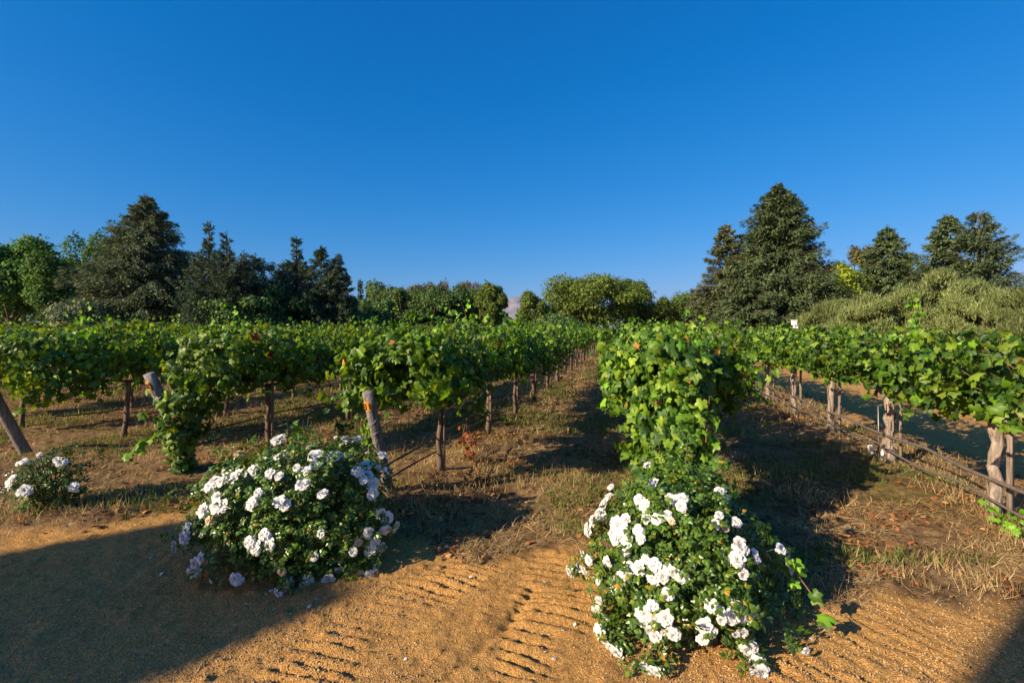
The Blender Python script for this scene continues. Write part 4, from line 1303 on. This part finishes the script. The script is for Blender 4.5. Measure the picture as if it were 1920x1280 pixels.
def place_tree(kind, px, ytop, Y, wpx, label, cat='tree', mat='oak', seed=0, group=None, name=None, **kw):
    X = (px - 960) / FPX * Y; G0 = zpt(X, Y) - .05; H = CH + (HOR - ytop) / FPX * Y - G0; Rad = wpx / FPX * Y * (1.12 if kind == 'b' else 1.0)
    root = empty(name or ('conifer_tree' if kind == 'c' else 'broadleaf_tree'), (X, Y, G0), kw.pop('rz', random.uniform(0, 6)))
    if kind == 'c': a, b = conifer_mesh(None, H, Rad, seed, **kw)
    else: a, b = broad_mesh(H, Rad, seed, **kw)
    mesh_obj('trunk', a.mesh('trunk', M['bark']), root)
    mesh_obj('crown', b.mesh('crown', M[mat]), root)
    tag(root, label, cat, group)
    return root

# left group
place_tree('b', 25, 452, 46, 75, 'bright green tree at the left edge behind the vines', mat='green_tree', seed=1, nl=16000, lobes=36, leaf=.34)
place_tree('b', 100, 478, 43, 42, 'lower bright green tree between the left edge and the big cedar', mat='green_tree', seed=2, nl=6000, leaf=.30)
place_tree('b', 175, 440, 60, 50, 'light green tree peeking out behind the left shoulder of the cedar', mat='green_tree', seed=3, nl=6000, leaf=.36)
place_tree('c', 275, 366, 42, 150, 'huge broad grey-green cedar, tallest tree on the left', mat='cedar', seed=4, nb=460, prof='pyr', spray=.60, wid=.16, dens=1.35, elev=(.12, -.18), flat=.32, leaders=((0, 0, 1, 1), (-2.4, 0, .66, .62), (2.3, .3, .66, .6), (-4.2, -.6, .50, .5)), rz=0)
place_tree('c', 392, 420, 40, 66, 'dark conifer with a narrow pointed leader right of the cedar', mat='spruce', seed=5, nb=170, prof='spire', spray=.50, wid=.18, dens=1.3, elev=(.35, .1), tipup=.35, gaps=.12, leaders=((0, 0, 1, 1), (-1.4, 0, .74, .6)), rz=0)
place_tree('c', 425, 438, 39, 74, 'dark conifer with upswept branch tips, right twin beside the narrow pointed one', mat='spruce', seed=6, nb=190, prof='spire', spray=.50, wid=.18, dens=1.3, elev=(.4, .1), tipup=.35, gaps=.1, leaders=((0, 0, 1, 1), (1.4, 0, .84, .8)), rz=0)
place_tree('c', 478, 480, 41, 62, 'shorter rounded dark conifer in the dip between two pointed groups', mat='spruce', seed=7, nb=170, prof='egg', spray=.48, wid=.2, dens=1.3, elev=(.3, .0), rz=0)
place_tree('c', 556, 447, 44, 80, 'dark pointed conifer with the sharpest spire of the middle-left pair', mat='spruce', seed=8, nb=210, prof='spire', spray=.50, wid=.2, dens=1.3, elev=(.3, .0), tipup=.2, leaders=((0, 0, 1, 1), (-1.6, 0, .72, .7)), rz=0)
place_tree('c', 602, 464, 43, 70, 'dark conifer just right of the sharp spire', mat='spruce', seed=9, nb=210, prof='cone', spray=.48, wid=.2, dens=1.3, elev=(.25, .0), rz=0)
place_tree('c', 632, 478, 43, 56, 'rightmost dark conifer of the left group, sloping down to the low trees', mat='spruce', seed=10, nb=180, prof='cone', spray=.48, wid=.2, dens=1.3, elev=(.25, .0), leaders=((0, 0, 1, 1), (.8, 0, .82, .7)), rz=0)
place_tree('c', 676, 524, 85, 17, 'small far conifer tip beside the dark group, left one', mat='spruce', seed=11, nb=170, prof='spire', spray=.6, wid=.2)
place_tree('c', 692, 528, 85, 17, 'small far conifer tip beside the dark group, right one', mat='spruce', seed=12, nb=170, prof='spire', spray=.6, wid=.2)
# dark skirt of shrubs and low branches under the left group
for k, (px, yt, Y, w, m) in enumerate([(150, 560, 38, 60, 'cedar'), (455, 545, 39, 60, 'oak'), (520, 540, 41, 50, 'oak'), (660, 560, 44, 35, 'oak')]):
    place_tree('b', px, yt, Y, w, ['grey-green shrub at the left foot of the huge cedar', 'dark low shrub below the twin pointed conifers', 'dark low shrub in the gap before the sharp spire', 'dark low shrub at the right foot of the conifer group'][k], 'shrub', m, 20 + k, name='shrub', nl=5000, leaf=.28, low=.0)
# centre-left broadleaf masses
CL = [(715, 532, 62, 42, 'olive_green', 'dull green tree right of the dark conifers'), (765, 540, 58, 45, 'olive_green', 'low green tree in front of the bare grey poplars'),
      (835, 540, 56, 48, 'oak', 'dark green tree below the bare grey poplars'), (885, 545, 60, 40, 'oak', 'deep green tree behind the golden one, left of the hill gap'),
      (918, 533, 54, 28, 'gold_green', 'golden-green tree left of the gap with the far hills'), (700, 565, 52, 40, 'oak', 'dark low tree right of the conifer foot')]
for k, (px, yt, Y, w, m, lb) in enumerate(CL):
    place_tree('b', px, yt, Y, w, lb, mat=m, seed=40 + k, nl=8000, leaf=.30, low=.02, lobes=22)
for k, (px, yt, w, lb) in enumerate([(800, 534, 28, 'leftmost bare greyish poplar rising behind the green trees'), (838, 532, 28, 'middle bare greyish poplar behind the green trees'), (880, 530, 28, 'bare greyish poplar nearest the golden-green tree'), (770, 540, 20, 'small bare greyish poplar left of the other poplars')]):
    place_tree('b', px, yt, 95, w, lb, mat='poplar', seed=50 + k, nl=4500, leaf=.55, upright=1.0, low=.15)
# centre-right
place_tree('b', 1000, 550, 50, 27, 'small yellow-green pointed tree just right of the hill gap', mat='gold_green', seed=60, nl=6500, leaf=.24, low=.0, lobes=18)
place_tree('b', 1108, 520, 52, 88, 'large round golden-green tree in the middle of the photo', mat='gold_green', seed=61, nl=17000, leaf=.26, low=.02, lobes=44, lobe=.26)
place_tree('b', 1190, 528, 56, 44, 'dark green tree at the right shoulder of the large round tree', mat='oak', seed=62, nl=8000, leaf=.27, low=.02, lobes=20)
place_tree('b', 1245, 560, 52, 34, 'low golden shrub right of the large round tree', 'shrub', 'gold_green', 63, name='shrub', nl=5000, leaf=.24, low=0)
place_tree('b', 1292, 548, 56, 34, 'brownish green shrub left of the big right conifer', 'shrub', 'olive_green', 64, name='shrub', nl=5000, leaf=.26, low=0)
place_tree('b', 1050, 590, 46, 60, 'low dark hedge-like shrub at the foot of the large round tree', 'shrub', 'oak', 65, name='shrub', nl=5000, leaf=.24, low=0)
# right conifers
place_tree('c', 1458, 345, 44, 108, 'tallest layered green redwood on the right', mat='redwood', seed=70, nb=560, prof='broad', spray=.62, wid=.2, dens=1.5, elev=(.10, -.30), flat=.34, tipup=.12, leaders=((0, 0, 1, 1), (.3, -.5, .62, 1.05)), rz=0)
place_tree('c', 1362, 420, 45, 62, 'brownish conifer with drooping outer branches left of the tallest redwood', mat='redwood_brown', seed=71, nb=240, prof='broad', spray=.58, wid=.2, dens=1.3, elev=(.12, -.22), tipup=.1, rz=0)
place_tree('c', 1400, 520, 40, 80, 'low dark spreading conifer before the tallest redwood', mat='redwood', seed=72, nb=260, prof='broad', spray=.52, wid=.2, dens=1.4, elev=(.10, -.2), rz=0)
place_tree('c', 1508, 505, 41, 55, 'low dense conifer at the right foot of the tallest redwood', mat='redwood', seed=73, nb=240, prof='broad', spray=.52, wid=.2, dens=1.4, elev=(.10, -.2), rz=0)
place_tree('c', 1664, 425, 48, 68, 'compact round-shouldered conifer standing alone right of the tallest redwood', mat='redwood', seed=74, nb=300, prof='broad', spray=.56, wid=.2, dens=1.45, elev=(.15, -.2), rz=0)
place_tree('c', 1776, 402, 44, 70, 'dense dark conifer, left of the pair near the right edge', mat='redwood', seed=75, nb=300, prof='broad', spray=.56, wid=.2, dens=1.4, elev=(.15, -.15), rz=0)
place_tree('c', 1836, 396, 42, 85, 'open windswept conifer with long bare branch tips near the right edge', mat='redwood', seed=76, nb=250, prof='broad', spray=.55, wid=.18, dens=1.5, elev=(.45, .1), tipup=.1, gaps=.1, rz=0)
place_tree('b', 1622, 462, 54, 26, 'russet-brown tree behind the compact conifer', mat='russet', seed=80, nl=4500, leaf=.30)
place_tree('b', 1706, 478, 54, 26, 'greyish green tree showing right of the compact conifer', mat='olive_green', seed=81, nl=4500, leaf=.30)
place_tree('b', 1570, 500, 42, 40, 'bright yellow-green tree between the redwood and the compact conifer', mat='yellow', seed=82, nl=7000, leaf=.26, low=.0)
place_tree('b', 1602, 512, 46, 32, 'second yellow-green tree, touched with brown, below the russet one', mat='gold_green', seed=83, nl=6000, leaf=.26, low=.0)
# silvery olive shrubs beside the track
OL = [(1590, 565, 24, 70, 'low silvery olive bush right of the white sensor'), (1668, 555, 22, 62, 'silvery olive bush below the compact conifer'), (1770, 512, 21, 72, 'tall silvery olive tree below the dense dark conifer'),
      (1850, 530, 19, 62, 'silvery olive tree below the windswept conifer'), (1930, 545, 17, 60, 'silvery olive tree cut off by the right edge'), (1530, 588, 27, 46, 'small olive bush behind the white sensor')]
for k, (px, yt, Y, w, lb) in enumerate(OL):
    place_tree('b', px, yt, Y, w, lb, 'olive tree', 'olive', 90 + k, 'olive trees beside the dirt track', 'olive_tree', nl=17000, leaf=.21, low=.0, upright=.8, lobes=30, lobe=.20)
# far wood closing the horizon behind everything
geo = Geo()
n = 26000
g_ = np.random.default_rng(4)
px = g_.uniform(-260, 2200, n); Y = g_.uniform(75, 92, n)
topn = 22 + 16 * fbm(px / 45, px * 0, 7, 3)
gap = 1 - .62 * np.exp(-((px - 965) / 22) ** 2)
zz = (CH + topn * gap / FPX * Y * 1.3) * np.sqrt(g_.random(n))
P = np.stack([(px - 960) / FPX * Y, Y, np.maximum(zz, .2)], -1)
geo.scatter(SL_V, SL_F, P, frames(g_.normal(size=(n, 3)) + [-.3, -.6, .5], g_.normal(size=(n, 3))), g_.uniform(.4, .9, n), 0)
tag(mesh_obj('woods', geo.mesh('far woods', M['olive_green'])), 'low dull green far woods closing the horizon behind the trees', 'woods', None, 'stuff')
# dry grass mound behind the left rows
geo = Geo(); n = 3500
a_ = g_.uniform(0, 6.28, n); r_ = np.sqrt(g_.random(n))
bx, by = (120 - 960) / FPX * 31, 31.0
P = np.stack([bx + np.cos(a_) * r_ * 1.6, by + np.sin(a_) * r_ * 1.2, (1 - r_ ** 2) * 1.2], -1)
geo.scatter(BB_V, BB_F, P, up_frames(g_.normal(size=(n, 3)) * .35 + [0, 0, 1], g_.normal(size=(n, 3))), np.stack([np.full(n, .03), g_.uniform(.5, 1.0, n), np.full(n, .5)], -1), 0)
tag(mesh_obj('ornamental_grass', geo.mesh('grass clump', M['straw'])), 'rounded clump of tall golden grass in front of the left edge of the cedar', 'grass clump')

# ------------------------------------------------------------------ added unseen blocks behind the camera, shaped to throw the long shadows
def shadow_source(T1, H):     # plan position of a point H high whose shadow falls on T1
    d = np.array([-SD.x, -SD.y]); d = d / np.hypot(*d)
    return np.array(T1) - d * H / math.tan(SUN_EL)

def add_shadow_shed(T1, T2, H, long_dir, length, label, mats):
    c1, c2 = shadow_source(T1, H), shadow_source(T2, H)
    w = np.hypot(*(c2 - c1))
    ld = np.array(long_dir, float); ld /= np.hypot(*ld)
    c4, c3 = c1 - ld * length, c2 - ld * length
    ctr = (c1 + c2 + c3 + c4) / 4
    root = empty('shadow_shed', (ctr[0], ctr[1], 0))
    P = [np.array([*(c - ctr), 0]) for c in (c1, c2, c3, c4)]
    geo = Geo()
    v = [*(p for p in P), *(p + [0, 0, H] for p in P)]
    geo.add(v, [(0, 1, 5, 4), (1, 2, 6, 5), (2, 3, 7, 6), (3, 0, 4, 7), (4, 5, 6, 7)], 0)
    mesh_obj('wall', geo.mesh('shed wall', mats[0]), root)
    geo = Geo()
    cc = sum(P) / 4
    q = [cc + (p - cc) * 1.0 for p in P]
    v = [p + [0, 0, H + .004] for p in q] + [p + [0, 0, H + .12] for p in q]
    geo.add(v, [(0, 1, 5, 4), (1, 2, 6, 5), (2, 3, 7, 6), (3, 0, 4, 7), (4, 5, 6, 7), (3, 2, 1, 0)], 0)
    mesh_obj('roof', geo.mesh('shed roof', mats[1]), root)
    mid = (P[0] + P[1]) / 2; e = unit(P[1] - P[0]); nrm = np.array([e[1], -e[0], 0]); nrm = nrm if np.dot(nrm, mid) > 0 else -nrm
    dw = min(.5, w * .3)
    geo = Geo()
    v = [mid - e * dw + nrm * .01, mid + e * dw + nrm * .01, mid + e * dw + nrm * .06, mid - e * dw + nrm * .06]
    v = v + [p + [0, 0, 2.0] for p in v]
    geo.add(v, [(0, 1, 2, 3), (4, 5, 6, 7), (0, 1, 5, 4), (1, 2, 6, 5), (2, 3, 7, 6), (3, 0, 4, 7)], 0)
    mesh_obj('door', geo.mesh('shed door', mats[1]), root)
    tag(root, label, 'shadow_shed')
WALLM = plain_mat('shed boards', (.30, .24, .18), .8, .2, 6); ROOFM = plain_mat('shed roof metal', (.25, .22, .2), .6, .2, 6)
add_shadow_shed((-2.35, 4.45), (-1.12, 2.85), 8.0, (.70, .714), 7, 'tall narrow added shadow caster behind the camera, out of view', (WALLM, ROOFM))  # added out of view so its shadow falls across the lower-left sand
add_shadow_shed((3.72, 3.35), (5.4, 2.4), 8.0, (.80, .60), 6, 'second added shadow caster behind the camera, further right and out of view', (WALLM, ROOFM))  # added out of view to put shade in the lower-right corner

# ------------------------------------------------------------------ air
geo = Geo(); box(geo, (0, 0, 174), (18100, 18100, 354))
m = bpy.data.materials.new('air'); m.use_nodes = True
nt = m.node_tree; nt.nodes.remove(nt.nodes['Principled BSDF'])
pv = nt.nodes.new('ShaderNodeVolumePrincipled')
pv.inputs['Color'].default_value = (.30, .58, 1.0, 1)
pv.inputs['Density'].default_value = .00004
pv.inputs['Anisotropy'].default_value = .0
nt.links.new(pv.outputs[0], nt.nodes['Material Output'].inputs['Volume'])
tag(mesh_obj('haze', geo.mesh('haze', m)), 'thin blue haze over the far hills', 'haze', None, 'stuff')
